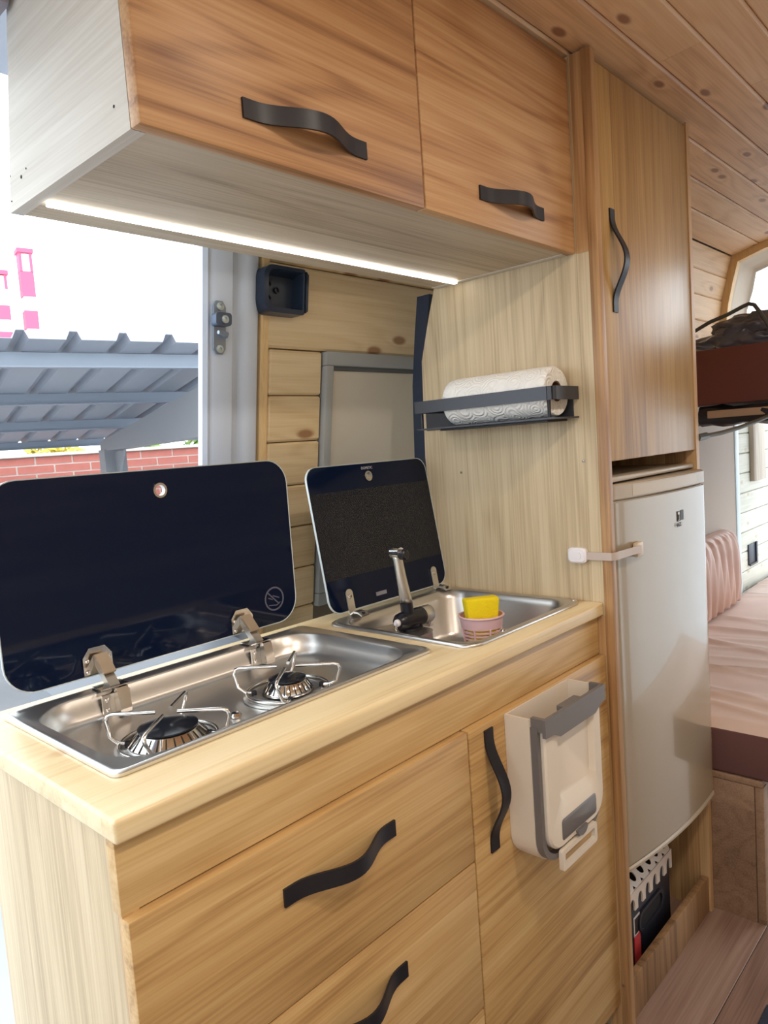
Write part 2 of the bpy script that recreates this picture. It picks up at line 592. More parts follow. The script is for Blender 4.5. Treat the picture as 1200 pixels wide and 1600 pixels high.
# rear left side lining: pine boards above, same boards in an overexposed tone further back
RW = 0.370
wb = obj('wall_back', B(1.46, 3.72, RW + 0.018, RW + 0.03, 0.0, 1.42), plain('rear_backing', rgb(120, 110, 96), 0.8), kind='structure')
rows = [1.30 - 0.0855 * k for k in range(0, 16)]
for k, (c, a) in enumerate(zip(rows[:-1], rows[1:])):
    obj('plank', B(1.46, 2.949, RW, RW + 0.018, a + 0.001, c - 0.001, bev=0.004, seg=1), W_PINEX, wb, smooth=False)
    obj('plank', B(2.950, 3.72, RW, RW + 0.018, a + 0.001, c - 0.001, bev=0.004, seg=1), W_OVERLIT, wb, smooth=False)
up_rows = [(0.370, 1.30), (0.358, 1.386), (0.347, 1.472), (0.335, 1.557), (0.323, 1.643), (0.304, 1.722), (0.285, 1.801)]
for (ya, za), (yb, zb) in zip(up_rows[:-1], up_rows[1:]):
    bm = bmesh.new()
    loft(bm, [[(xx, ya + 0.003, za + 0.0005), (xx, ya, za + 0.004), (xx, yb, zb - 0.004), (xx, yb + 0.003, zb - 0.0005), (xx, yb + 0.02, zb + 0.004), (xx, ya + 0.02, za)] for xx in (1.46, 2.70)])
    obj('plank', bm, W_PINER, wb, smooth=False)
bm = bmesh.new()
loft(bm, [[(xx, 0.326, 1.80), (xx, 0.405, 1.32), (xx, 0.43, 1.32), (xx, 0.43, 1.88), (xx, 0.272, 1.88), (xx, 0.272, 1.846)] for xx in (1.456, 2.70)])
obj('trim_10', bm, plain('rear_backing', rgb(120, 110, 96), 0.8), kind='structure')
# grey pillar lining with pale metal edge
tr = obj('trim_5', B(1.60, 2.885, RW - 0.02, RW - 0.0005, 0.30, 1.28, bev=0.004), plain('pillar_lining', rgb(166, 152, 140), 0.8), kind='structure')
obj('trim_6', B(2.887, 2.935, RW - 0.024, RW - 0.0005, 0.30, 1.30, bev=0.006), plain('pale_metal_edge', rgb(206, 224, 230), 0.35), kind='structure')
obj('trim_7', B(2.937, 2.950, RW - 0.015, RW - 0.0005, 0.30, 1.30), plain('dark_seal', rgb(56, 66, 76), 0.6), kind='structure')
# arch rib and the pale cloth lining of the rear opening
arch = [(0.372, 1.30), (0.325, 1.643), (0.306, 1.722), (0.285, 1.797), (0.190, 1.826), (0.105, 1.840), (0.020, 1.849), (-0.15, 1.862), (-0.32, 1.871), (-0.49, 1.874), (-0.66, 1.871), (-0.83, 1.862), (-1.0, 1.849), (-1.17, 1.825), (-1.26, 1.79)]


def inset(pts, d):
    out = []
    for a, b_ in pts:
        v_ = Vector((-0.49, 1.05)) - Vector((a, b_))
        v_.normalize()
        out.append((a + v_.x * d, b_ + v_.y * d))
    return out


bm = bmesh.new()
in1 = inset(arch, 0.030)
in0 = inset(arch, -0.035)
loft(bm, [[(2.7005, a, b_) for a, b_ in in0] + [(2.7005, a, b_) for a, b_ in reversed(in1)], [(2.735, a, b_) for a, b_ in in0] + [(2.735, a, b_) for a, b_ in reversed(in1)]])
obj('trim_8', bm, W_EDGE, kind='structure')
bm = bmesh.new()
sec = []
for t in range(7):
    q = t / 6.0
    pts = inset(arch, 0.012 + 0.048 * q ** 1.3)
    sec.append([Vector((2.737 + 0.12 * math.sin(q * PI / 2), a + 0.004 * math.sin(k * 2.3 + t), b_ + 0.004 * math.sin(k * 1.7 + t * 2))) for k, (a, b_) in enumerate(pts)])
R_ = [[bm.verts.new(p) for p in s_] for s_ in sec]
for a, c in zip(R_[:-1], R_[1:]):
    for k in range(len(a) - 1):
        bm.faces.new((a[k], a[k + 1], c[k + 1], c[k]))
o = obj('trim_9', bm, plain('lining_cloth', rgb(222, 214, 200), 0.75, bump=0.2, bscale=60), kind='structure', angle=80)
md = o.modifiers.new('thick', 'SOLIDIFY')
md.thickness = 0.006

# ------------------------------------------------------------------ outside
ax_u = Vector((0.9792, -0.2030, 0))
ax_v = Vector((0.2030, 0.9792, 0))
CAMP = Vector((-0.28, -0.62, 0))


def O3(u, v, z):
    p = CAMP + ax_u * u + ax_v * v
    return Vector((p.x, p.y, z))


def ubox(bm, u0, u1, v0, v1, z0, z1, z0b=None, z1b=None):
    """box in the car-park frame; z0b/z1b give the far end other heights"""
    z0b = z0 if z0b is None else z0b
    z1b = z1 if z1b is None else z1b
    vs = []
    for u in (u0, u1):
        for (v, lo, hi) in ((v0, z0, z1), (v1, z0b, z1b)):
            for z in (lo, hi):
                vs.append(bm.verts.new(O3(u, v, z)))
    for f in [(0, 1, 3, 2), (4, 6, 7, 5), (0, 4, 5, 1), (2, 3, 7, 6), (0, 2, 6, 4), (1, 5, 7, 3)]:
        bm.faces.new([vs[k] for k in f])


bm = bmesh.new()
box(bm, -60, 60, -60, 90, -0.75, -0.6)
obj('ground', bm, plain('pale_asphalt', rgb(176, 180, 184), 0.9, vary=0.1, vscale=1.5), kind='structure')

cp = thing('carport', O3(1.9, 7.2, -0.6), 'grey metal carport with ribbed sheet roof seen through the door opening', 'carport')
M_SHEET = plain('galvanised_sheet', rgb(166, 170, 180), 0.55, 0.15)
M_PURL = plain('purlin_steel', rgb(158, 168, 182), 0.45, 0.35)
M_POST = plain('carport_post', rgb(150, 152, 156), 0.6)


def zroof(v):
    return 1.852 - 0.1165 * (v - 4.5)


# each trapezoid sheet of the roof: two ribs wide
pitch = 0.266
u = -3.2
k = 0
while u < 6.2:
    line = []
    for q in range(2):
        b0 = u + q * pitch
        line += [(b0, 0.0), (b0 + 0.185, 0.0), (b0 + 0.205, 0.045), (b0 + 0.245, 0.045), (b0 + pitch - 0.0005, 0.0)]
    bm = bmesh.new()
    lo = [[O3(a, v, zroof(v) + h) for a, h in line] + [O3(a, v, zroof(v) + h + 0.004) for a, h in reversed(line)] for v in (4.24, 7.95)]
    loft(bm, lo)
    obj('roof_sheet', bm, M_SHEET, cp, smooth=False)
    u += 2 * pitch
    k += 1
for v, h in ((4.5, 0.082), (5.58, 0.078), (6.66, 0.080), (7.74, 0.065)):
    bm = bmesh.new()
    zt = zroof(v) - 0.002
    ubox(bm, -3.2, 6.2, v - 0.005, v + 0.005, zt - h, zt)
    ubox(bm, -3.2, 6.2, v - 0.03, v + 0.03, zt - h - 0.004, zt - h + 0.004)
    obj('purlin', bm, M_PURL, cp, smooth=False)
for uu in (1.85, 6.0, -2.6):
    bm = bmesh.new()
    ubox(bm, uu, uu + 0.2, 7.05, 7.25, -0.6, 1.34)
    obj('post', bm, M_POST, cp, smooth=False)
    bm = bmesh.new()
    ubox(bm, uu + 0.02, uu + 0.18, 4.6, 7.25, 1.34, zroof(4.6) - 0.165, 1.33, zroof(7.25) - 0.11)
    obj('arm', bm, M_POST, cp, smooth=False)
    bm = bmesh.new()
    a_, b2, c_ = O3(uu + 0.10, 7.05, 1.0), O3(uu + 0.10, 7.05, 1.32), O3(uu + 0.10, 6.75, 1.32)
    off = ax_u * 0.01
    loft(bm, [[a_ - off, b2 - off, c_ - off], [a_ + off, b2 + off, c_ + off]])
    obj('gusset', bm, M_POST, cp, smooth=False)

bw = thing('brick_wall', O3(2.5, 8.7, -0.6), 'red brick boundary wall with pale coping behind the carport', 'wall')
M_BRICK = plain('red_brick', rgb(186, 112, 100), 0.85, bump=0.3, bscale=40, vary=0.16, vscale=5)
bm = bmesh.new()
ubox(bm, -4, 9, 8.63, 8.80, -0.6, 1.345)
obj('mortar', bm, plain('mortar', rgb(226, 212, 202), 0.9), bw, smooth=False)
bm = bmesh.new()
ubox(bm, -4, 9, 8.58, 8.85, 1.345, 1.38)
obj('coping', bm, plain('coping', rgb(206, 200, 190), 0.9), bw, smooth=False)
ch = 0.093
proto = None
for r_ in range(8):
    u = 0.2 + (0.19 if r_ % 2 else 0.0)
    while u < 5.2:
        if proto is None:
            bm = bmesh.new()
            ubox(bm, -0.180, 0.180, -0.012, 0.02, -0.0380, 0.0380)
            bmesh.ops.translate(bm, verts=bm.verts[:], vec=-CAMP)
            proto = obj('brick', bm, M_BRICK, bw, smooth=False, origin=(0, 0, 0))
            o = proto
        else:
            o = proto.copy()
            COL.objects.link(o)
        attach(o, bw, O3(u, 8.63, 1.345 - ch * (r_ + 0.5)))
        u += 0.38


def leafmass(name, center, size, n, seed, mat, label, cat, group=None):
    rnd = random.Random(seed)
    t = thing(name, (center[0], center[1], -0.6), label, cat, group)
    bm = bmesh.new()
    for _ in range(n):
        a = rnd.uniform(0, 2 * PI)
        ph = math.acos(rnd.uniform(-1, 1))
        q = rnd.uniform(0.55, 1.0)
        p = Vector((size[0] * q * math.sin(ph) * math.cos(a), size[1] * q * math.sin(ph) * math.sin(a), size[2] * q * math.cos(ph))) + Vector(center)
        d = Vector((rnd.uniform(-1, 1), rnd.uniform(-1, 1), rnd.uniform(-1, 1))).normalized()
        e = d.orthogonal().normalized()
        s_ = rnd.uniform(0.05, 0.11)
        vs = [bm.verts.new(p + d * s_), bm.verts.new(p + e * s_ * 0.4), bm.verts.new(p - d * s_), bm.verts.new(p - e * s_ * 0.4)]
        bm.faces.new(vs)
    f = obj('foliage', bm, mat, t, smooth=False, kind='stuff')
    bm = bmesh.new()
    tube(bm, [(center[0], center[1], -0.6), (center[0], center[1], center[2])], [0.06, 0.03], 6)
    obj('stem', bm, plain('stem_bark', rgb(90, 74, 56), 0.9), t)


M_LEAFG = plain('leaf_green', rgb(120, 150, 70), 0.7, vary=0.3, vscale=3)
M_LEAFY = plain('leaf_yellow', rgb(206, 190, 84), 0.7, vary=0.2, vscale=3)
for k, (uu, nm, lb) in enumerate(((0.95, 'hedge_bush', 'green bush behind the brick wall at far left'), (1.95, 'hedge_bush', 'yellow-green bush behind the wall beside the carport post'), (2.95, 'hedge_bush', 'green bush behind the wall right of the carport post'), (3.95, 'hedge_bush', 'green bush behind the wall next to the white door pillar'))):
    c = O3(uu, 9.75, 1.25)
    leafmass(nm, (c.x, c.y, c.z), (0.40, 0.36, 0.32), 400, 11 + k, M_LEAFY if k == 1 else M_LEAFG, lb, 'bush', 'bushes behind the brick wall')

M_RED = plain('mast_red', rgb(232, 96, 128), 0.7)  # red lightened towards pink, distance haze put into the colour
M_MWHITE = plain('mast_white', rgb(240, 240, 240), 0.7)


def mast(uc, w, top, segs, label):
    t = thing('striped_tower', O3(uc, 60, -0.6), label, 'tower', 'red and white towers')
    bm = bmesh.new()
    ubox(bm, uc - w * 0.42, uc + w * 0.42, 59.6, 60.4, -0.6, top - 0.35)
    obj('shaft', bm, M_MWHITE, t, smooth=False)
    for (h0, h1, kk) in segs:
        bm = bmesh.new()
        if kk == 'open':
            ubox(bm, uc - w / 2, uc - w / 2 + 0.18, 59.5, 60.5, h0, h1)
            ubox(bm, uc + w / 2 - 0.18, uc + w / 2, 59.5, 60.5, h0, h1)
        else:
            ubox(bm, uc - w / 2, uc + w / 2, 59.5, 60.5, h0, h1)
        obj('red_band', bm, M_RED, t, smooth=False)
    bm = bmesh.new()
    ubox(bm, uc - w / 2 - 0.1, uc + w / 2 + 0.1, 59.4, 60.6, top - 0.3, top)
    obj('cap', bm, M_RED, t, smooth=False)


mast(11.45, 0.9, 17.6, [(15.9, 17.3, 'open'), (14.15, 15.95, 'full'), (11.8, 13.1, 'full'), (9.7, 11.0, 'full')], 'red and white striped tower standing against the white sky')
mast(9.60, 0.9, 15.9, [(14.6, 15.6, 'open'), (12.4, 13.4, 'full'), (10.4, 11.5, 'full')], 'second striped tower cut off by the left picture edge')
# ------------------------------------------------------------------ wavy strap handle
def wave_strap(p0, p1, out, width_dir, w=0.021, t=0.003, h=0.026, n=22):
    p0, p1, out, wd = Vector(p0), Vector(p1), Vector(out), Vector(width_dir)
    bm = bmesh.new()
    secs = []
    for k in range(n + 1):
        q = k / n
        f = 0.0 if q < 0.08 or q > 0.92 else 0.5 - 0.5 * math.cos(2 * PI * (q - 0.08) / 0.84)
        c = p0.lerp(p1, q) + out * (h * f + t * 0.5)
        tq = 0.0 if q < 0.08 or q > 0.92 else math.sin(2 * PI * (q - 0.08) / 0.84) * h * PI / 0.84
        tan = ((p1 - p0) + out * tq).normalized()
        nn = wd.cross(tan).normalized()
        secs.append([c + wd * (w / 2) + nn * t / 2, c + wd * (w / 2) - nn * t / 2, c - wd * (w / 2) - nn * t / 2, c - wd * (w / 2) + nn * t / 2])
    loft(bm, secs)
    return bm


# ------------------------------------------------------------------ base cabinet
kc = thing('kitchen_cabinet', (0.48, 0.2, 0.0), 'light wooden base cabinet with drawers and a door under the worktop', 'cabinet')
obj('side_panel', B(0.004, 0.022, 0.021, 0.352, 0.0, 0.8375, bev=0.001), W_SIDE, kc)
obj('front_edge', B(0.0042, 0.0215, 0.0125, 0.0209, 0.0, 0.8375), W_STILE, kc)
obj('back_panel', B(0.0225, 0.966, 0.338, 0.352, 0.03, 0.760), W_SIDE, kc)
obj('floor_panel', B(0.0225, 0.966, 0.03, 0.337, 0.03, 0.048), W_SIDEX, kc)
obj('divider', B(0.520, 0.536, 0.03, 0.337, 0.049, 0.760), W_SIDE, kc)
obj('plinth', B(0.0225, 0.966, 0.05, 0.065, 0.0, 0.0295), W_DRAW, kc)
obj('apron', B(0.003, 0.9665, 0.012, 0.029, 0.7635, 0.8372, bev=0.002), W_DRAW, kc)
dz = [0.7640, 0.5675, 0.3380, 0.060]
DH = [(0.179, 0.362, 0.695), (0.182, 0.366, 0.500), (0.180, 0.364, 0.27)]
for k in range(3):
    a, c = dz[k + 1] + 0.0012, dz[k] - 0.0012
    d_ = thing('drawer', (0.265, 0.0, a), parent=kc)
    obj('front', B(0.0035, 0.5275, 0.0, 0.018, a, c, bev=0.0025), W_DRAW, d_)
    bm = bmesh.new()
    box(bm, 0.04, 0.05, 0.0185, 0.32, a + 0.02, c - 0.04)
    box(bm, 0.49, 0.50, 0.0185, 0.32, a + 0.02, c - 0.04)
    box(bm, 0.0505, 0.4895, 0.0185, 0.32, a + 0.02, a + 0.03)
    obj('tray', bm, W_SIDE, d_)
    x0, x1, hz = DH[k]
    obj('handle', wave_strap((x0, 0.0, hz), (x1, 0.0, hz), (0, -1, 0), (0, 0, 1)), M_BLACKMETAL, d_)
dr = thing('door', (0.747, 0.0, 0.06), parent=kc)
obj('leaf', B(0.530, 0.9655, 0.0, 0.018, 0.0612, 0.7628, bev=0.0025), W_DRAW, dr)
obj('handle', wave_strap((0.577, 0.0, 0.562), (0.577, 0.0, 0.752), (0, -1, 0), (1, 0, 0)), M_BLACKMETAL, dr)

# ------------------------------------------------------------------ worktop with two cut-outs
HX0, HX1, HY0, HY1 = 0.0436, 0.562, 0.082, 0.390
SX0, SX1, SY0, SY1 = 0.597, 0.956, 0.034, 0.366
ZC = 0.862
bm = bmesh.new()


def topplate():
    xs = [0.0, HX0 + 0.012, HX1 - 0.012, SX0 + 0.012, SX1 - 0.012, 0.9665]
    ys = [0.0, SY0 + 0.012, HY0 + 0.012, SY1 - 0.012, HY1 - 0.012, 0.425]
    ys = sorted(ys)
    vt = {}
    def V_(i_, j_, z_):
        key = (i_, j_, z_)
        if key not in vt:
            vt[key] = bm.verts.new((xs[i_], ys[j_], z_))
        return vt[key]
    solid = {}
    for i_ in range(5):
        for j_ in range(5):
            cx, cy = (xs[i_] + xs[i_ + 1]) / 2, (ys[j_] + ys[j_ + 1]) / 2
            hole = (HX0 + 0.012 < cx < HX1 - 0.012 and HY0 + 0.012 < cy < HY1 - 0.012) or (SX0 + 0.012 < cx < SX1 - 0.012 and SY0 + 0.012 < cy < SY1 - 0.012)
            solid[i_, j_] = not hole
    z0, z1 = 0.838, ZC
    for (i_, j_), s_ in solid.items():
        if not s_:
            continue
        bm.faces.new((V_(i_, j_, z1), V_(i_ + 1, j_, z1), V_(i_ + 1, j_ + 1, z1), V_(i_, j_ + 1, z1)))
        bm.faces.new((V_(i_, j_, z0), V_(i_, j_ + 1, z0), V_(i_ + 1, j_ + 1, z0), V_(i_ + 1, j_, z0)))
        for (di, dj, a, c) in ((-1, 0, (i_, j_), (i_, j_ + 1)), (1, 0, (i_ + 1, j_ + 1), (i_ + 1, j_)), (0, -1, (i_ + 1, j_), (i_, j_)), (0, 1, (i_, j_ + 1), (i_ + 1, j_ + 1))):
            if not solid.get((i_ + di, j_ + dj), False):
                bm.faces.new((V_(*a, z0), V_(*a, z1), V_(*c, z1), V_(*c, z0)))


topplate()
bm.normal_update()
bmesh.ops.recalc_face_normals(bm, faces=bm.faces[:])
es = [e for e in bm.edges if len(e.link_faces) == 2 and e.calc_face_angle(0) > 1.2 and all(v_.co.x < 1e-4 or v_.co.y < 1e-4 for v_ in e.verts)]
bmesh.ops.bevel(bm, geom=es, offset=0.004, segments=3, affect='EDGES', profile=0.5)
obj('worktop', bm, W_TOP, label='pale pine worktop holding the hob and the sink', cat='worktop')

# ------------------------------------------------------------------ hob
hob = thing('gas_hob', (0.30, 0.236, ZC), 'stainless two-burner gas hob with its black glass lid raised', 'hob')


def rl(x0, x1, y0, y1, r, z, n=7):
    return [(a, b_, z) for a, b_ in rr(x0, x1, y0, y1, r, n)]


def ins(d, r, z):
    return rl(HX0 + d, HX1 - d, HY0 + (d if d < 0.008 else 0.008 + (d - 0.008) * 0.4), HY1 - d, r, z)


HF = 0.830
bm = bmesh.new()
loft(bm, [ins(0.0, 0.012, ZC + 0.0005), ins(0.0, 0.012, ZC + 0.004), ins(0.003, 0.012, ZC + 0.0065), ins(0.007, 0.012, ZC + 0.0065), ins(0.010, 0.014, ZC + 0.0045), ins(0.0195, 0.060, ZC + 0.0042), ins(0.0220, 0.060, ZC + 0.0015), ins(0.026, 0.062, ZC - 0.014), ins(0.029, 0.062, HF + 0.008), ins(0.0325, 0.062, HF + 0.0025), ins(0.040, 0.062, HF)], cap0=False, cap1=True)
obj('tray', bm, M_STEEL, hob, angle=50)
LZ0, LZ1 = 0.880, 1.170
LX0, LX1 = 0.060, 0.568
LY = 0.408
lid = thing('lid', ((LX0 + LX1) / 2, LY, LZ0), parent=hob)


def glasslid(par, o2, hole, place, edge_mat):
    """black glass plate with a light ground edge; outline o2 in (a,b), hole (a,b,r); place maps (a,b,depth)"""
    bm_ = bmesh.new()
    n = len(o2)
    ha, hb, hr = hole
    hc = [(ha + hr * math.cos(2 * PI * k / 24), hb + hr * math.sin(2 * PI * k / 24)) for k in range(24)]
    for dpt in (0.0005, 0.0045):
        ov = [bm_.verts.new(place(a, b_, dpt)) for a, b_ in o2]
        hv = [bm_.verts.new(place(a, b_, dpt)) for a, b_ in hc]
        oe = [bm_.edges.new((ov[k], ov[(k + 1) % n])) for k in range(n)]
        he = [bm_.edges.new((hv[k], hv[(k + 1) % 24])) for k in range(24)]
        bmesh.ops.triangle_fill(bm_, use_beauty=True, edges=oe + he)
    pl = obj('glass', bm_, M_GLASS, par, smooth=False)
    bm_ = bmesh.new()
    ca = sum(a for a, _ in o2) / n
    cb = sum(b_ for _, b_ in o2) / n

    def grow(s_):
        out = []
        for k in range(n):
            a, b_ = o2[k]
            pa, pb = o2[k - 1]
            na, nb = o2[(k + 1) % n]
            t_ = Vector((na - pa, nb - pb)).normalized()
            out.append((a + t_.y * s_, b_ - t_.x * s_))
        return out
    g0, g1 = grow(0.0), grow(0.0016)
    loft(bm_, [[place(a, b_, 0.0008) for a, b_ in g0], [place(a, b_, 0.0) for a, b_ in g1], [place(a, b_, 0.005) for a, b_ in g1], [place(a, b_, 0.0042) for a, b_ in g0]], False, False)
    obj('glass_edge', bm_, edge_mat, par)
    bm_ = bmesh.new()
    rings = []
    for r_, dp in ((hr * 1.18, -0.0006), (hr * 1.18, -0.002), (hr * 0.82, -0.002), (hr * 0.78, 0.006)):
        rings.append([place(ha + r_ * math.cos(2 * PI * k / 24), hb + r_ * math.sin(2 * PI * k / 24), dp) for k in range(24)])
    loft(bm_, rings, False, False)
    obj('finger_ring', bm_, M_CHROME if par is not sinklid_ref[0] else M_CHROME, par)
    return pl


sinklid_ref = [None]
o2 = rr(LX0, LX1, LZ0, LZ1, (0.042, 0.042, 0.042, 0.042), 8)
glasslid(lid, o2, (0.314, 1.138, 0.0100), lambda a, b_, d: (a, LY + d, b_), M_GLASSEDGE)
# engraved no-hot-lid sign
bm = bmesh.new()
sc_, sz, sr = 0.519, 0.924, 0.0215
lathe(bm, [(sr, 0.0), (sr, -0.0004), (sr - 0.0028, -0.0004), (sr - 0.0028, 0.0)], (sc_, LY + 0.0003, sz), 'y', 32, False, False)
M_SIGN = plain('etched_sign', rgb(96, 98, 118), 0.5)
for (xa, za, xb, zb, w_) in ((-0.014, 0.013, 0.010, -0.011, 0.0022), (-0.003, 0.006, 0.011, 0.000, 0.0018), (-0.013, -0.010, 0.004, -0.0125, 0.0018), (-0.0135, 0.0035, -0.004, -0.001, 0.0016), (0.004, -0.0125, 0.013, -0.008, 0.0016)):
    d = Vector((xb - xa, 0, zb - za))
    nn = Vector((-d.z, 0, d.x)).normalized() * w_ / 2
    p0 = Vector((sc_ + xa, LY - 0.0002, sz + za))
    p1 = Vector((sc_ + xb, LY - 0.0002, sz + zb))
    th = Vector((0, 0.0004, 0))
    loft(bm, [[p0 + nn, p0 - nn, p0 - nn + th, p0 + nn + th], [p1 + nn, p1 - nn, p1 - nn + th, p1 + nn + th]])
obj('warning_sign', bm, M_SIGN, lid, smooth=False)

for hx in (0.186, 0.444):
    hg = thing('hinge', (hx, 0.395, 0.86), parent=hob)
    bm = bmesh.new()
    oc = [(hx - 0.022, 0.882), (hx + 0.022, 0.882), (hx + 0.022, 0.908), (hx + 0.012, 0.921), (hx - 0.012, 0.921), (hx - 0.022, 0.908)]
    prism(bm, oc, 'xz', LY - 0.0035, LY - 0.0006)
    obj('lid_plate', bm, M_CHROME, hg, smooth=False)
    bm = bmesh.new()
    box(bm, hx - 0.022, hx + 0.020, 0.3560, 0.3590, 0.834, 0.862)
    box(bm, hx - 0.022, hx + 0.020, 0.3560, 0.3850, 0.8688, 0.8708)
    obj('tray_plate', bm, M_CHROME, hg, smooth=False)
    bm = bmesh.new()
    prism(bm, [(0.404, 0.910), (0.404, 0.896), (0.368, 0.858), (0.357, 0.866)], 'yz', hx - 0.006, hx + 0.009)
    obj('arm', bm, plain('hinge_arm', (0.50, 0.46, 0.42, 1), 0.3, 0.95), hg, smooth=False)
    bm = bmesh.new()
    prism(bm, [(0.3985, 0.9115), (0.395, 0.9125), (0.372, 0.8885), (0.3745, 0.886)], 'yz', hx - 0.0085, hx + 0.0105)
    obj('arm_cover', bm, plain('hinge_cover', (0.62, 0.50, 0.38, 1), 0.35, 0.9), hg, smooth=False)
    bm = bmesh.new()
    prism(bm, [(0.3558, 0.870), (0.3558, 0.834), (0.342, 0.834), (0.340, 0.840), (0.347, 0.870)], 'yz', hx - 0.004, hx + 0.013)
    obj('knuckle', bm, M_CHROME, hg, smooth=False)
    for dx, zz in ((-0.016, 0.903), (0.016, 0.903), (-0.016, 0.887), (0.016, 0.887)):
        bolt(hg, 'screw', (hx + dx, LY - 0.0036, zz), 0.0032, 'y', -0.0025, M_CHROME)
    for dx, zz in ((-0.016, 0.855), (-0.016, 0.841), (0.0165, 0.845)):
        bolt(hg, 'screw', (hx + dx, 0.3559, zz), 0.003, 'y', -0.0025, M_CHROME)


def burner(cx, cy, rcap, rsk, rring):
    b_ = thing('burner', (cx, cy, HF), parent=hob)
    bm_ = bmesh.new()
    lathe(bm_, [(rring, 0.0006), (rring, 0.004), (rring - 0.004, 0.0055), (rring - 0.010, 0.0035), (rring - 0.014, 0.0035), (rring - 0.017, 0.006), (rring - 0.022, 0.004), (rsk + 0.002, 0.003)], (cx, cy, HF), 'z', 36, False, False)
    obj('drip_ring', bm_, M_STEEL, b_, angle=60)
    bm_ = bmesh.new()
    lathe(bm_, [(rsk * 0.86, 0.002), (rsk, 0.005), (rsk, 0.008), (rcap + 0.0015, 0.021), (rcap, 0.022)], (cx, cy, HF), 'z', 36, False, True)
    obj('flame_ring', bm_, M_CHROME, b_)
    for k in range(26):
        a = 2 * PI * k / 26
        r0, r1 = rsk + 0.0003, rcap + 0.0020
        bm_ = bmesh.new()
        da = 0.022
        pts = []
        for r_, z_ in ((r0, 0.0085), (r1, 0.0205)):
            for s_ in (-da, da):
                pts.append(Vector((cx + (r_ + 0.0003) * math.cos(a + s_), cy + (r_ + 0.0003) * math.sin(a + s_), HF + z_)))
        inn = Vector((-math.cos(a), -math.sin(a), -0.5)) * 0.001
        loft(bm_, [[pts[0], pts[1], pts[3], pts[2]], [p + inn for p in (pts[0], pts[1], pts[3], pts[2])]])
        obj('flame_slot', bm_, M_DARKHOLE, b_, smooth=False)
    bm_ = bmesh.new()
    lathe(bm_, [(rcap - 0.001, 0.0222), (rcap + 0.002, 0.0232), (rcap + 0.002, 0.0250), (rcap * 0.8, 0.0275), (rcap * 0.4, 0.029), (0.001, 0.0293)], (cx, cy, HF), 'z', 36, True, True)
    obj('burner_cap', bm_, M_ENAMEL, b_, angle=50)
    ps = thing('pan_support', (cx, cy, HF), parent=hob)
    bm_ = bmesh.new()
    tube(bm_, [(cx + (rring - 0.006) * math.cos(2 * PI * k / 40), cy + (rring - 0.006) * math.sin(2 * PI * k / 40), HF + 0.0075) for k in range(40)], 0.0023, 6, closed=True)
    obj('base_ring', bm_, M_WIRE, ps, angle=80)
    for k in range(4):
        a = math.radians(40 + 90 * k)
        d_ = Vector((math.cos(a), math.sin(a), 0))
        t_ = Vector((-d_.y, d_.x, 0))
        c_ = Vector((cx, cy, HF))
        top = 0.042
        pts = [c_ + d_ * (rring - 0.018) + t_ * 0.012 + Vector((0, 0, 0.0075)), c_ + d_ * (rring - 0.006) + t_ * 0.010 + Vector((0, 0, 0.0085)), c_ + d_ * (rring + 0.006) + t_ * 0.006 + Vector((0, 0, 0.015)), c_ + d_ * (rring + 0.012) + t_ * 0.001 + Vector((0, 0, top - 0.008)), c_ + d_ * (rring + 0.010) + Vector((0, 0, top - 0.002)), c_ + d_ * (rring + 0.004) + Vector((0, 0, top)), c_ + d_ * (rring * 0.6) + Vector((0, 0, top)), c_ + d_ * 0.014 + Vector((0, 0, top))]
        bm2 = bmesh.new()
        tube(bm2, pts, 0.0026, 7)
        obj('support_arm', bm2, M_WIRE, ps, angle=80)
        bm2 = bmesh.new()
        p_ = pts[0]
        lathe(bm2, [(0.0036, -0.0035), (0.0044, 0.0), (0.0036, 0.0035)], (p_.x, p_.y, p_.z), 'z', 10)
        obj('rubber_stud', bm2, M_BLACKPL, ps)


burner(0.168, 0.191, 0.035, 0.049, 0.066)
burner(0.373, 0.206, 0.0255, 0.036, 0.066)
bm = bmesh.new()
lathe(bm, [(0.008, 0.0005), (0.009, 0.003), (0.006, 0.006), (0.001, 0.0065)], (0.272, 0.196, HF), 'z', 14)
obj('tray_stud', bm, M_CHROME, hob)

# ------------------------------------------------------------------ sink
sink = thing('sink', (0.777, 0.2, ZC), 'stainless inset sink with black mesh-print glass lid raised', 'sink')
SF = 0.764


def sl(d, r, z):
    return rl(SX0 + d, SX1 - d, SY0 + d, SY1 - d, r, z)


def sb(d, r, z):
    return rl(0.614 + d, 0.940 - d, 0.050 + d, 0.342 - d, r, z)


bm = bmesh.new()
loft(bm, [sl(0.0, 0.03, ZC + 0.0005), sl(0.0, 0.03, ZC + 0.003), sl(0.0035, 0.028, ZC + 0.0055), sl(0.009, 0.026, ZC + 0.0052), sb(-0.004, 0.04, ZC + 0.0042), sb(0.0, 0.042, ZC + 0.002), sb(0.004, 0.045, ZC - 0.012), sb(0.012, 0.05, SF + 0.016), sb(0.018, 0.05, SF + 0.005), sb(0.03, 0.05, SF)], cap0=False, cap1=True)
obj('basin', bm, brushed('sink_steel', (0.62, 0.60, 0.58, 1), 0.33, 'y'), sink, angle=60)
bm = bmesh.new()
prism(bm, rr(0.626, 0.752, 0.222, 0.331, (0.02, 0.04, 0.01, 0.03), 6), 'xy', SF + 0.0005, 0.8360)
obj('tap_ledge', bm, MATS['sink_steel'], sink)
bm = bmesh.new()
lathe(bm, [(0.030, 0.0003), (0.030, 0.002), (0.024, 0.002), (0.020, 0.0006)], (0.80, 0.13, SF), 'z', 24, False, True)
obj('drain', bm, M_CHROME, sink)
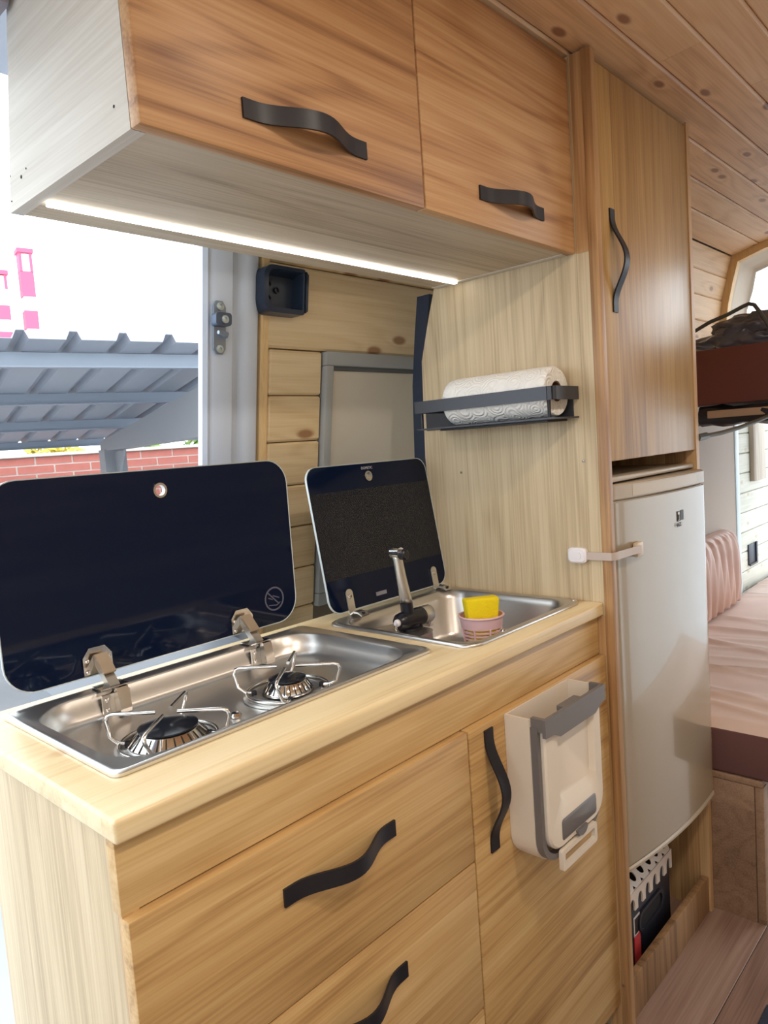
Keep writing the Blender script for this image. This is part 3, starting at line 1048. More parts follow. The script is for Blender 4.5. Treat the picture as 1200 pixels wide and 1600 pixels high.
for p in ((0.945, 0.048), (0.945, 0.354), (0.70, 0.045)):
    bm = bmesh.new()
    lathe(bm, [(0.0055, 0.0), (0.0055, 0.001), (0.003, 0.0022), (0.0008, 0.0018)], (p[0], p[1], ZC + 0.005), 'z', 12)
    obj('screw', bm, M_CHROME, sink)
SLB = Vector((0.0, 0.367, 0.8755))
SLT = Vector((0.0, 0.411, 1.150))
sdir = (SLT - SLB).normalized()
snor = Vector((0, sdir.z, -sdir.y))
slid = thing('lid', (0.79, 0.367, 0.8755), parent=sink)
sinklid_ref[0] = slid
SH = (SLT - SLB).length


def SP(a, b_, d):
    p = SLB + sdir * b_ + snor * d
    return (a, p.y, p.z)


o2 = rr(0.618, 0.966, 0.0, SH, (0.026, 0.026, 0.026, 0.026), 7)
glasslid(slid, o2, (0.782, SH - 0.026, 0.0088), SP, M_GLASSEDGE)


def mesh_print():
    mt = plain('mesh_print', (0.02, 0.022, 0.03, 1), 0.25, 0.0, 0.4)
    nt = mt.node_tree
    b_ = nt.nodes['Principled BSDF']
    tc = nt.nodes.new('ShaderNodeTexCoord')
    ck = nt.nodes.new('ShaderNodeTexChecker')
    ck.inputs['Scale'].default_value = 420
    ck.inputs['Color1'].default_value = (0.016, 0.019, 0.028, 1)
    ck.inputs['Color2'].default_value = (0.004, 0.006, 0.014, 1)
    nt.links.new(tc.outputs['Object'], ck.inputs['Vector'])
    nt.links.new(ck.outputs['Color'], b_.inputs['Base Color'])
    return mt


bm = bmesh.new()
mp_ = [(0.619, 0.062), (0.9645, 0.062), (0.9645, SH - 0.050), (0.619, SH - 0.050)]
loft(bm, [[SP(a, b_, -0.0002) for a, b_ in mp_], [SP(a, b_, 0.0002) for a, b_ in mp_]])
obj('mesh_print', bm, mesh_print(), slid, smooth=False)
bm = bmesh.new()
lb_ = [(0.742, 0.012), (0.772, 0.012), (0.772, 0.0195), (0.742, 0.0195)]
loft(bm, [[SP(a, b_, -0.0008) for a, b_ in lb_], [SP(a, b_, 0.0002) for a, b_ in lb_]])
obj('rating_label', bm, plain('label_grey', rgb(140, 140, 150), 0.5), slid, smooth=False)
text_obj('brand_lettering', 'DOMETIC', 0.0075, lambda a, b_, c: SP(0.782 + a, SH - 0.0095 + b_, -0.0004 - c), plain('print_white', rgb(190, 192, 200), 0.5), slid, 0.0001)
for hx in (0.668, 0.925):
    hg = thing('hinge', (hx, 0.365, ZC), parent=sink)
    bm = bmesh.new()
    ol = rr(hx - 0.009, hx + 0.009, -0.006, 0.040, (0.008, 0.008, 0.001, 0.001), 4)
    loft(bm, [[SP(a, b_, -0.003) for a, b_ in ol], [SP(a, b_, -0.0006) for a, b_ in ol]])
    obj('tongue', bm, M_STEEL, hg)
    bm = bmesh.new()
    prf = [(0.362, 0.8695), (0.352, 0.8760), (0.340, 0.8755), (0.330, 0.8700), (0.330, 0.8678), (0.341, 0.8725), (0.352, 0.8728), (0.3600, 0.8678)]
    prism(bm, prf, 'yz', hx - 0.010, hx + 0.010)
    obj('foot', bm, M_STEEL, hg, smooth=False)
    p = SP(hx, 0.026, -0.0031)
    bolt(hg, 'screw', p, 0.0045, 'y', -0.002, M_CHROME)
    bolt(hg, 'screw', (hx, 0.335, 0.873), 0.004, 'z', 0.002, M_BLACKPL)

# folding tap
fa = thing('folding_tap', (0.7280, 0.2700, 0.8363), 'folding kitchen tap with chrome spout and black swivel body on the sink', 'tap')
zb_ = 0.8555
bm = bmesh.new()
lathe(bm, [(0.012, 0.0), (0.0165, 0.006), (0.0175, 0.014), (0.0175, 0.060), (0.0165, 0.066)], (0.6900, 0.2700, zb_), 'x', 20)
obj('swivel_body', bm, M_BLACKPL, fa, angle=50)
bm = bmesh.new()
lathe(bm, [(0.0175, 0.0), (0.0175, 0.003), (0.0165, 0.003), (0.0165, 0.024), (0.013, 0.027)], (0.7570, 0.2700, zb_), 'x', 20)
obj('outlet_collar', bm, M_STEEL, fa, angle=50)
bm = bmesh.new()
box(bm, 0.768, 0.780, 0.260, 0.280, 0.8315, 0.841, bev=0.001)
obj('outlet_lip', bm, M_STEEL, fa)
bm = bmesh.new()
lathe(bm, [(0.022, 0.0), (0.022, 0.004), (0.016, 0.007), (0.014, 0.016)], (0.7280, 0.2700, 0.8363), 'z', 20)
obj('base', bm, M_BLACKPL, fa)
bm = bmesh.new()
tube(bm, [(0.7200, 0.2700, 0.8645), (0.7180, 0.2700, 0.8885)], [0.0125, 0.012], 16)
obj('spout_socket', bm, M_BLACKPL, fa)
bm = bmesh.new()
secs = []
for q in range(9):
    t_ = q / 8
    c_ = Vector((0.7180, 0.2700, 0.8890)).lerp(Vector((0.6990, 0.2690, 0.9845)), t_)
    rx = 0.0118 - 0.0024 * t_
    ry = 0.0118 - 0.0042 * min(1, t_ * 1.8)
    secs.append([(c_.x + rx * math.copysign(abs(math.cos(a)) ** (1 - 0.25 * t_), math.cos(a)), c_.y + ry * math.copysign(abs(math.sin(a)) ** (1 - 0.25 * t_), math.sin(a)), c_.z) for a in [2 * PI * k / 20 for k in range(20)]])
loft(bm, secs)
obj('spout', bm, M_STEEL, fa, angle=120)
bm = bmesh.new()
lathe(bm, [(0.0105, -0.011), (0.0105, 0.009), (0.009, 0.0105)], (0.6985, 0.2690, 0.9855), 'y', 18)
obj('spout_knuckle', bm, M_CHROME, fa)
bm = bmesh.new()
lathe(bm, [(0.0098, 0.0), (0.0098, 0.007), (0.0078, 0.0095), (0.002, 0.0100)], (0.7025, 0.2600, 0.9825), 'x', 18)
lathe(bm, [(0.0095, 0.0), (0.0095, -0.010), (0.007, -0.012)], (0.7005, 0.2580, 0.9825), 'y', 18)
obj('spout_tip', bm, M_BLACKPL, fa)
bm = bmesh.new()
lathe(bm, [(0.0068, 0.0), (0.0068, -0.004), (0.004, -0.0052), (0.004, -0.009), (0.001, -0.0095)], (0.6895, 0.2680, 0.8565), 'x', 14)
obj('retaining_cap', bm, M_PUREPL, fa)
bm = bmesh.new()
tube(bm, [(0.6820, 0.2680, 0.8515), (0.6800, 0.2670, 0.8465), (0.6820, 0.2670, 0.8430), (0.6850, 0.2680, 0.8465), (0.6840, 0.2680, 0.8510)], 0.0008, 5)
obj('pin_ring', bm, M_CHROME, fa)

# ------------------------------------------------------------------ cup with sponge in the sink
cx, cy, c0 = 0.822, 0.176, SF + 0.001
cup = thing('slotted_cup', (cx, cy, c0), 'pink slotted plastic cup standing in the sink', 'cup')


def rc(z):
    t_ = (z - c0) / 0.088
    return 0.0275 + (0.0415 - 0.0275) * t_ ** 0.8


def band(z0, z1, name, th=0.0018):
    bm_ = bmesh.new()
    n = 32
    lathe(bm_, [(rc(z0), z0), (rc(z1), z1), (rc(z1) - th, z1), (rc(z0) - th, z0), (rc(z0), z0)], (cx, cy, 0), 'z', n, False, False)
    bmesh.ops.remove_doubles(bm_, verts=bm_.verts[:], dist=1e-6)
    obj(name, bm_, M_PINK, cup)


bm = bmesh.new()
lathe(bm, [(0.001, 0.0), (0.0275, 0.0), (0.0285, 0.006), (0.0265, 0.006), (0.026, 0.002), (0.001, 0.002)], (cx, cy, c0), 'z', 32)
obj('base', bm, M_PINK, cup)
for k in range(8):
    z_ = c0 + 0.012 + 0.0066 * k
    band(z_, z_ + 0.0036, 'slat')
band(c0 + 0.0655, c0 + 0.086, 'collar')
bm = bmesh.new()
tube(bm, [(cx + 0.0418 * math.cos(2 * PI * k / 36), cy + 0.0418 * math.sin(2 * PI * k / 36), c0 + 0.0875) for k in range(36)], 0.0022, 7, closed=True)
obj('rim', bm, M_PINK, cup, angle=80)
for k in range(8):
    a = 2 * PI * k / 8 + 0.25
    bm = bmesh.new()
    pts = [(cx + (rc(z_) + 0.0002) * math.cos(a), cy + (rc(z_) + 0.0002) * math.sin(a), z_) for z_ in [c0 + 0.004 + 0.0126 * q for q in range(6)]]
    tube(bm, pts, 0.0019, 6)
    obj('rib', bm, M_PINK, cup)
bm = bmesh.new()
box(bm, -0.0335, 0.0335, -0.0145, 0.0145, 0.0, 0.095, bev=0.005, seg=3)
rot = Matrix.Rotation(math.radians(-36), 3, 'Z')
for v_ in bm.verts:
    v_.co.x *= 0.68 + 0.32 * min(1.0, v_.co.z / 0.075)
    p = rot @ v_.co
    v_.co = Vector((cx + p.x + 0.001, cy + p.y, c0 + 0.026 + v_.co.z))
obj('sponge', bm, M_SPONGE, label='yellow sponge standing upright in the pink cup', cat='sponge')

# ------------------------------------------------------------------ upper cabinet
UX0, UX1, UY, UZ, UD = 0.109, 0.9655, 0.022, 1.5036, 0.3436
uc = thing('wall_cabinet', (0.54, 0.18, UZ), 'wooden wall cabinet with two flap doors above the hob', 'cabinet')


def endpanel(x0, x1, y0):
    bm_ = bmesh.new()
    prism(bm_, [(y0, UZ), (UD, UZ), (UD - 0.056, 1.73), (UD - 0.095, 1.795), (y0, 1.838)], 'yz', x0, x1)
    return bm_


obj('end_panel', endpanel(UX0, UX0 + 0.016, UY + 0.0195), W_SIDEY, uc, smooth=False)
obj('end_panel', endpanel(UX1 - 0.016, UX1, UY + 0.0195), W_SIDEY, uc, smooth=False)
obj('bottom_panel', B(UX0 + 0.0163, UX1 - 0.0163, UY + 0.0195, UD - 0.001, UZ + 0.001, UZ + 0.016), W_SIDEX, uc)
bm = bmesh.new()
prism(bm, [(UD - 0.012, UZ + 0.0165), (UD, UZ + 0.0165), (UD - 0.056, 1.73), (UD - 0.068, 1.73)], 'yz', UX0 + 0.0163, UX1 - 0.0163)
obj('back_panel', bm, W_SIDEX, uc, smooth=False)
for (a, c, h0, h1) in ((UX0 - 0.001, 0.5358, 0.2315, 0.422), (0.5382, UX1 - 0.0005, 0.668, 0.854)):
    d_ = thing('flap_door', ((a + c) / 2, UY, UZ), parent=uc)
    obj('leaf', B(a, c, UY, UY + 0.0185, UZ - 0.001, 1.838, bev=0.003), W_DOOR, d_)
    obj('handle', wave_strap((h0, UY, 1.551), (h1, UY, 1.551), (0, -1, 0), (0, 0, 1)), M_BLACKMETAL, d_)
for (yy, zz, r_) in ((0.300, 1.535, 0.0022), (0.284, 1.540, 0.0012), (0.068, 1.534, 0.0016), (0.335, 1.516, 0.001), (0.331, 1.545, 0.001)):
    bolt(uc, 'screw', (UX0 - 0.0001, yy, zz), r_, 'x', -0.0006, M_DARKHOLE)

bm = bmesh.new()
box(bm, 0.128, 0.948, 0.276, 0.285, UZ - 0.0045, UZ + 0.0009, bev=0.001)
obj('led_strip', bm, M_LED, label='glowing white light strip under the wall cabinet', cat='light strip')

# ------------------------------------------------------------------ tall cabinet
PX = 0.968
tc_ = thing('tall_cabinet', (1.2, 0.2, 0.0), 'tall wooden cabinet unit framing the fridge with one upper door', 'cabinet')
bm = bmesh.new()
pb = [(0.0225, 0.0), (0.385, 0.0), (0.384, 0.86), (0.398, 1.0), (0.407, 1.15), (0.399, 1.36), (0.372, 1.45), (0.355, 1.50), (0.285, 1.73), (0.275, 1.80), (0.0225, 1.845)]
prism(bm, pb, 'yz', PX, PX + 0.018)
obj('side_panel', bm, W_SIDE, tc_, smooth=False)
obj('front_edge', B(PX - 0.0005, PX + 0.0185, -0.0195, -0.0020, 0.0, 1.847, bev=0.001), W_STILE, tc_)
obj('face_strip', B(PX, PX + 0.018, -0.0018, 0.0222, 0.0, 0.8375), W_STILE, tc_)  # panel side face; bounce and shade beside the doors put in as browner wood
obj('face_strip', B(PX, PX + 0.018, -0.0018, 0.0222, 1.5030, 1.845), W_STILE, tc_)
obj('face_strip', B(PX, PX + 0.018, -0.0018, 0.0222, 0.8378, 1.5027), W_SIDE, tc_)
bm = bmesh.new()
prism(bm, [(-0.012, 0.0), (0.29, 0.0), (0.29, 1.60), (0.27, 1.795), (-0.012, 1.846)], 'yz', 1.437, 1.454)
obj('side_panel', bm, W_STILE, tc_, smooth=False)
obj('shelf_panel', B(PX + 0.0185, 1.4365, 0.012, 0.28, 1.134, 1.150), W_SIDEX, tc_)
obj('base_shelf', B(PX + 0.0185, 1.4365, 0.035, 0.28, 0.285, 0.302), W_SIDEX, tc_)
obj('back_panel', B(PX + 0.0185, 1.4365, 0.281, 0.29, 0.0, 1.70), W_SIDE, tc_)
td = thing('door', (1.21, -0.012, 1.13), parent=tc_)
bm = bmesh.new()
box(bm, 0.9905, 1.4365, -0.010, 0.009, 1.123, 1.838, bev=0.003)
obj('leaf', bm, W_TALL, td)
obj('handle', wave_strap((1.047, -0.010, 1.400), (1.047, -0.010, 1.588), (0, -1, 0), (1, 0, 0), w=0.019), M_BLACKMETAL, td)
obj('kick_board', B(PX + 0.019, 1.4365, -0.008, 0.008, 0.0, 0.088, bev=0.002), wood('kick_ply', (108, 80, 54), (146, 112, 78), (166, 132, 96), 'z', 'x', 0.09, rough=0.5), tc_)  # darker ply tone, dim light near the floor put into the colour
for (yy, zz) in ((0.027, 1.128), (0.005, 0.30), (-0.006, 0.10), (0.31, 1.115)):
    bolt(tc_, 'screw', (PX - 0.0006, yy, zz), 0.0028, 'x', -0.001, M_SCREW)
# dark door seal standing behind the panel
bm = bmesh.new()
secs = []
for zz in (0.862, 1.0, 1.15, 1.31, 1.42, 1.50):
    y0 = {0.862: 0.392, 1.0: 0.402, 1.15: 0.410, 1.31: 0.402, 1.42: 0.386, 1.50: 0.372}[zz]
    secs.append([(0.975, y0, zz), (0.992, y0, zz), (0.992, y0 + 0.034, zz), (0.975, y0 + 0.034, zz)])
loft(bm, secs)
obj('rubber_seal', bm, M_NAVY, label='dark blue rubber seal strip behind the towel panel', cat='seal')

# ------------------------------------------------------------------ fridge
FX0, FX1, FZ0, FZ1 = 0.992, 1.434, 0.303, 1.093
fr = thing('fridge', (1.213, 0.15, FZ0), 'small silver-beige fridge with a bowed door in the cabinet niche', 'fridge')
obj('body', B(FX0, FX1, 0.032, 0.278, FZ0, FZ1 - 0.012, bev=0.004), M_FRIDGE, fr)


def bow(x):
    t_ = (x - (FX0 + FX1) / 2) / ((FX1 - FX0) / 2)
    return -0.018 - 0.014 * t_ - 0.016 * (1 - t_ * t_)


def bowed(z0, z1, extra=0.0, yb=0.0305, rad=0.026):
    bm_ = bmesh.new()
    n = 26
    pts = []
    for k in range(n + 1):
        x_ = FX0 + rad + (FX1 - FX0 - 2 * rad) * k / n
        pts.append((x_, bow(x_) - extra))
    def corner(px, py, s_):
        out = []
        for k in range(1, 7):
            a = (PI / 2) * k / 6
            out.append((px + s_ * rad * math.sin(a), py + rad * (1 - math.cos(a))))
        return out
    lft = list(reversed(corner(pts[0][0], pts[0][1], -1)))
    rgt = corner(pts[-1][0], pts[-1][1], 1)
    ol = lft + pts + rgt + [(FX1, yb), (FX0, yb)]
    bv = 0.003
    cxm = (FX0 + FX1) / 2
    def shr(d):
        return [(cxm + (a - cxm) * (1 - d / 0.22), yb + (b_ - yb) * (1 - d / 0.05)) for a, b_ in ol]
    loft(bm_, [[(a, b_, z0) for a, b_ in shr(bv)], [(a, b_, z0 + bv) for a, b_ in ol], [(a, b_, z1 - bv) for a, b_ in ol], [(a, b_, z1) for a, b_ in shr(bv)]])
    return bm_


fd = thing('door', (1.213, 0.0, 0.31), parent=fr)
obj('door_panel', bowed(0.322, 1.047), M_FRIDGE, fd, angle=30)
obj('bottom_trim', bowed(0.311, 0.3215, 0.002), M_FRIDGETRIM, fd, angle=30)
obj('top_trim', bowed(1.048, 1.079, 0.001), M_FRIDGETRIM, fd, angle=30)
obj('top_plate', B(FX0, FX1, -0.006, 0.278, 1.0825, FZ1, bev=0.003), M_FRIDGETRIM, fr)
bm = bmesh.new()
n = 14
row = []
for k in range(n + 1):
    x_ = 1.07 + 0.29 * k / n
    row.append((x_, bow(x_) - 0.0016))
loft(bm, [[(a, b_, 1.053) for a, b_ in row] + [(a, b_ + 0.002, 1.053) for a, b_ in reversed(row)], [(a, b_, 1.074) for a, b_ in row] + [(a, b_ + 0.002, 1.074) for a, b_ in reversed(row)]])
obj('grip_strip', bm, plain('grip', rgb(194, 178, 154), 0.2), fd)
lx = 1.262
M_INK = plain('logo_ink', rgb(34, 26, 22), 0.5)
bm = bmesh.new()
yl = bow(lx) - 0.0006


def lq(xa, xb, za, zb):
    box(bm, xa, xb, yl - 0.0003, yl + 0.0012, za, zb)


lq(lx - 0.017, lx - 0.0155, 0.981, 1.002)
lq(lx - 0.0155, lx - 0.002, 1.0005, 1.002)
lq(lx - 0.0155, lx - 0.002, 0.981, 0.9825)
lq(lx - 0.011, lx - 0.006, 0.984, 0.995)
lq(lx + 0.000, lx + 0.016, 0.982, 1.003)
obj('logo_mark', bm, M_INK, fd, smooth=False)
text_obj('logo_lettering', 'FACDAT', 0.0125, lambda a, b_, c: (lx + a, yl - c + 0.0003 + 0.06 * a, 0.9735 + b_), M_INK, fd, 0.0003)
bm = bmesh.new()
lathe(bm, [(0.006, 0), (0.006, 0.008), (0.004, 0.012)], (1.426, 0.006, 0.298), 'z', 12)
obj('hinge_pin', bm, M_FRIDGETRIM, fr)

# strap lock between panel and fridge
lk = thing('strap_lock', (0.98, 0.02, 0.93), 'white child-safety strap lock joining side panel and fridge door', 'lock')
bm = bmesh.new()
ol = rr(0.026, 0.064, 0.936, 0.965, 0.008, 5)
ol2 = rr(0.029, 0.061, 0.939, 0.962, 0.007, 5)
loft(bm, [[(PX - 0.0005, a, b_) for a, b_ in ol], [(PX - 0.009, a, b_) for a, b_ in ol], [(PX - 0.012, a, b_) for a, b_ in ol2]])
obj('pad', bm, M_PUREPL, lk)
bm = bmesh.new()
ol = rr(0.036, 0.057, 0.944, 0.957, 0.005, 5)
loft(bm, [[(PX - 0.0121, a, b_) for a, b_ in ol], [(PX - 0.0135, a, b_) for a, b_ in ol]])
obj('release_button', bm, M_PUREPL, lk)
bm = bmesh.new()
path = [(PX - 0.006, 0.030), (PX - 0.006, 0.0), (PX - 0.005, -0.022), (PX + 0.006, -0.0265), (0.985, -0.0265), (1.01, -0.0285), (1.04, -0.031), (1.066, -0.034)]
secs = []
for k, (a, b_) in enumerate(path):
    pa = path[max(0, k - 1)]
    pn = path[min(len(path) - 1, k + 1)]
    t_ = Vector((pn[0] - pa[0], pn[1] - pa[1])).normalized()
    nn = Vector((-t_.y, t_.x)) * 0.0009
    secs.append([(a + nn.x, b_ + nn.y, 0.943), (a + nn.x, b_ + nn.y, 0.9575), (a - nn.x, b_ - nn.y, 0.9575), (a - nn.x, b_ - nn.y, 0.943)])
loft(bm, secs)
obj('strap', bm, plain('strap_plastic', rgb(222, 206, 196), 0.35, trans=0.3), lk, angle=50)
bm = bmesh.new()
fy = bow(1.073)
box(bm, 1.060, 1.088, fy - 0.011, fy - 0.0005, 0.934, 0.962, bev=0.003)
obj('pad', bm, plain('pad_clear', rgb(216, 196, 168), 0.35), lk)

# ------------------------------------------------------------------ towel rack and roll
rk = thing('towel_rack', (0.92, 0.19, 1.207), 'dark grey metal wall rack holding a paper roll', 'rack')
RX = 0.872
obj('shelf', B(RX, PX - 0.0035, 0.030, 0.345, 1.2085, 1.2115), M_GREYMETAL, rk)
obj('back_plate', B(PX - 0.0032, PX - 0.0004, 0.042, 0.395, 1.2085, 1.268), M_GREYMETAL, rk)
bm = bmesh.new()
ol = [(PX - 0.0035, 0.032), (RX + 0.010, 0.032), (RX + 0.003, 0.034), (RX, 0.041), (RX, 0.345)]
for a, c in zip(ol[:-1], ol[1:]):
    d = Vector((c[0] - a[0], c[1] - a[1], 0)).normalized()
    nn = Vector((-d.y, d.x, 0)) * 0.003
    loft(bm, [[(a[0], a[1], 1.2425), (a[0] + nn.x, a[1] + nn.y, 1.2425), (a[0] + nn.x, a[1] + nn.y, 1.2665), (a[0], a[1], 1.2665)], [(c[0], c[1], 1.2425), (c[0] + nn.x, c[1] + nn.y, 1.2425), (c[0] + nn.x, c[1] + nn.y, 1.2665), (c[0], c[1], 1.2665)]])
obj('rail', bm, M_GREYMETAL, rk, smooth=False)
obj('cross_bar', B(RX + 0.0005, PX - 0.0035, 0.338, 0.345, 1.2425, 1.2475), M_GREYMETAL, rk)
for yy in (0.042, 0.335):
    bm = bmesh.new()
    tube(bm, [(RX + 0.006, yy, 1.2116), (RX + 0.006, yy, 1.2424)], 0.0032, 8)
    obj('post', bm, M_BLACKMETAL, rk)
obj('back_lip', B(RX + 0.02, PX - 0.0035, 0.055, 0.30, 1.2045, 1.2084), M_BLACKMETAL, rk)
pr = thing('paper_roll', (0.922, 0.16, 1.212), 'white embossed paper towel roll lying in the wall rack', 'paper roll')
bm = bmesh.new()
lathe(bm, [(0.019, 0.0), (0.043, 0.0), (0.0455, 0.004), (0.0465, 0.02), (0.0465, 0.210), (0.0455, 0.226), (0.043, 0.230), (0.019, 0.230)], (0.9215, 0.050, 1.2590), 'y', 40, False, False)
obj('paper', bm, M_PAPER, pr, angle=50)
bm = bmesh.new()
lathe(bm, [(0.0188, 0.001), (0.0188, 0.229), (0.0172, 0.229), (0.0172, 0.001), (0.0188, 0.001)], (0.9215, 0.050, 1.2590), 'y', 24, False, False)
obj('core', bm, plain('cardboard', rgb(120, 92, 66), 0.9), pr)

# ------------------------------------------------------------------ hanging bin
bn = thing('hanging_bin', (0.717, -0.03, 0.52), 'white and grey folding waste bin hanging on the cabinet door', 'bin')
BX0, BX1, BZ0, BZ1 = 0.621, 0.817, 0.524, 0.760


def uout(d, top):
    """open-top outline: down the left side, round the bottom, up the right"""
    r = 0.046 - d * 0.5
    pts = [(BX0 + d, top)]
    for k in range(9):
        a = PI + (PI / 2) * k / 8
        pts.append((BX0 + d + r + r * math.cos(a), BZ0 + d + r + r * math.sin(a)))
    for k in range(9):
        a = 1.5 * PI + (PI / 2) * k / 8
        pts.append((BX1 - d - r + r * math.cos(a), BZ0 + d + r + r * math.sin(a)))
    pts.append((BX1 - d, top))
    return pts


def ushell(d0, d1, y0, y1, top):
    bm_ = bmesh.new()
    o_, i_ = uout(d0, top), uout(d1, top)
    loft(bm_, [[(a, y0, b_) for a, b_ in o_] + [(a, y0, b_) for a, b_ in reversed(i_)], [(a, y1, b_) for a, b_ in o_] + [(a, y1, b_) for a, b_ in reversed(i_)]])
    return bm_


obj('side_shell', ushell(0.0, 0.004, -0.0035, -0.044, BZ1), M_WHITEPL, bn)
bm = bmesh.new()
prism(bm, uout(0.0005, BZ1), 'xz', -0.0005, -0.0034)
obj('back_plate', bm, M_WHITEPL, bn)
obj('grey_frame', ushell(0.002, 0.010, -0.0442, -0.056, BZ1 - 0.012), M_GREYPL, bn)
# folded front panel with recessed field
bm = bmesh.new()
fo = [(a, b_) for a, b_ in rr(BX0 + 0.012, BX1 - 0.006, BZ0 + 0.020, BZ1 - 0.018, (0.004, 0.004, 0.036, 0.036), 6)]
fi = [(a, b_) for a, b_ in rr(0.668, 0.788, 0.606, 0.728, (0.004, 0.004, 0.024, 0.024), 6)]
fi2 = [(a, b_) for a, b_ in rr(0.676, 0.780, 0.617, 0.725, (0.003, 0.003, 0.017, 0.017), 6)]
loft(bm, [[(a, -0.048, b_) for a, b_ in fo], [(a, -0.060, b_) for a, b_ in fo], [(0.717 + (a - 0.717) * 0.97, -0.0630, 0.645 + (b_ - 0.645) * 0.975) for a, b_ in fo], [(a, -0.0630, b_) for a, b_ in fi], [(a, -0.0545, b_) for a, b_ in fi2]])
obj('front_panel', bm, M_WHITEPL, bn, angle=40)
bm = bmesh.new()
tl = BZ1 + 0.002
ov = [(BX0 + 0.004, tl), (BX1 + 0.001, tl), (BX1 + 0.001, 0.736), (0.800, 0.733), (0.782, 0.724), (0.668, 0.724), (0.652, 0.733), (BX0 + 0.004, 0.734)]
prism(bm, ov, 'xz', -0.0700, -0.0640)
obj('grip_bar', bm, M_GREYPL, bn, smooth=False)
bm = bmesh.new()
box(bm, BX0 + 0.004, BX0 + 0.012, -0.0638, -0.0445, 0.742, tl)
box(bm, BX1 - 0.006, BX1 + 0.001, -0.0638, -0.0445, 0.742, tl)
box(bm, 0.690, 0.745, -0.0638, -0.052, tl - 0.008, tl)
obj('grip_return', bm, M_GREYPL, bn, smooth=False)
bm = bmesh.new()
fl_ = rr(0.669, 0.782, 0.553, 0.588, 0.006, 4)
fl2 = rr(0.672, 0.779, 0.556, 0.585, 0.005, 4)
loft(bm, [[(a, -0.0628, b_) for a, b_ in fl_], [(a, -0.0650, b_) for a, b_ in fl2]])
obj('hatch', bm, M_GREYPL, bn)
bm = bmesh.new()
hc = [(0.727 + 0.016 * math.cos(PI + PI * k / 10), 0.5525 + 0.012 * math.sin(PI + PI * k / 10)) for k in range(11)]
prism(bm, hc, 'xz', -0.0680, -0.0625)
obj('hatch_tab', bm, M_GREYPL, bn)
bm = bmesh.new()
ho = rr(0.664, 0.778, 0.506, 0.540, 0.005, 4)
hi_ = rr(0.672, 0.770, 0.514, 0.532, 0.003, 4)
loft(bm, [[(a, -0.058, b_) for a, b_ in ho], [(a, -0.0650, b_) for a, b_ in ho], [(a, -0.0650, b_) for a, b_ in hi_], [(a, -0.058, b_) for a, b_ in hi_], [(a, -0.058, b_) for a, b_ in ho]], False, False)
bmesh.ops.remove_doubles(bm, verts=bm.verts[:], dist=1e-6)
obj('pull_loop', bm, M_WHITEPL, bn)

# ------------------------------------------------------------------ pillar fittings
st = thing('door_striker', (0.526, 0.515, 1.37), 'steel door striker plate screwed to the white pillar', 'striker')


def wl_y(z, off):
    return 0.5495 - LEAN * (z - 1.2) - off


def wprism(bm_, pts, o0, o1):
    loft(bm_, [[(a, wl_y(b_, o0), b_) for a, b_ in pts], [(a, wl_y(b_, o1), b_) for a, b_ in pts]])


M_ZINC = plain('zinc', rgb(150, 160, 174), 0.45, 0.6)
bm = bmesh.new()
wprism(bm, [(0.5180, 1.466), (0.5320, 1.466), (0.5390, 1.455), (0.5390, 1.382), (0.5330, 1.372), (0.5190, 1.372), (0.5130, 1.380), (0.5130, 1.458)], 0.0002, 0.004)
obj('plate', bm, M_ZINC, st, smooth=False)
bm = bmesh.new()
wprism(bm, rr(0.5070, 0.5410, 1.420, 1.443, 0.006, 4), 0.0042, 0.020)
obj('wedge_block', bm, plain('zinc_dark', rgb(92, 104, 124), 0.5, 0.5), st)
for zz in (1.456, 1.381, 1.431):
    bm = bmesh.new()
    p_ = (0.5255, wl_y(zz, 0.0042 if zz != 1.431 else 0.0202), zz)
    lathe(bm, [(0.0072, 0.0), (0.0072, -0.003), (0.003, -0.004), (0.0025, -0.002)], p_, 'y', 16)
    obj('screw', bm, plain('screw_pale', rgb(190, 200, 200), 0.4, 0.6), st)
bm = bmesh.new()
tube(bm, [(0.5360, wl_y(1.405, 0.006), 1.405), (0.5280, wl_y(1.405, 0.022), 1.405), (0.5090, wl_y(1.407, 0.024), 1.407)], [0.006, 0.005, 0.0035], 8)
obj('pin', bm, M_ZINC, st)

gb = thing('door_guide', (0.69, 0.49, 1.45), 'black plastic door guide cup fixed on the pine boards', 'door guide')


def gy(z, off):
    return 0.5595 - LEAN * (z - 1.2) - off


def gl(outline, off):
    return [(a, gy(b_, off), b_) for a, b_ in outline]


GO = rr(0.611, 0.713, 1.452, 1.538, (0.006, 0.020, 0.026, 0.006), 6)
GI = rr(0.620, 0.706, 1.461, 1.531, (0.004, 0.016, 0.022, 0.004), 6)
GB = rr(0.625, 0.699, 1.468, 1.524, (0.004, 0.014, 0.018, 0.004), 6)
bm = bmesh.new()
loft(bm, [gl(GO, 0.0002), gl(GO, 0.034), gl(GI, 0.036), gl(GB, 0.008)])
obj('cup', bm, M_NAVY, gb, angle=40)
for (a, b_) in ((0.639, 1.508), (0.639, 1.482), (0.659, 1.498)):
    bm = bmesh.new()
    lathe(bm, [(0.0058, 0), (0.0058, -0.004), (0.003, -0.005), (0.0025, -0.003)], (a, gy(b_, 0.0085), b_), 'y', 12)
    obj('screw', bm, M_BLACKPL, gb)
bm = bmesh.new()
loft(bm, [gl([(0.714, 1.456), (0.720, 1.460), (0.720, 1.528), (0.714, 1.534)], 0.004), gl([(0.714, 1.456), (0.720, 1.460), (0.720, 1.528), (0.714, 1.534)], 0.036)])
obj('side_rib', bm, M_NAVY, gb, smooth=False)

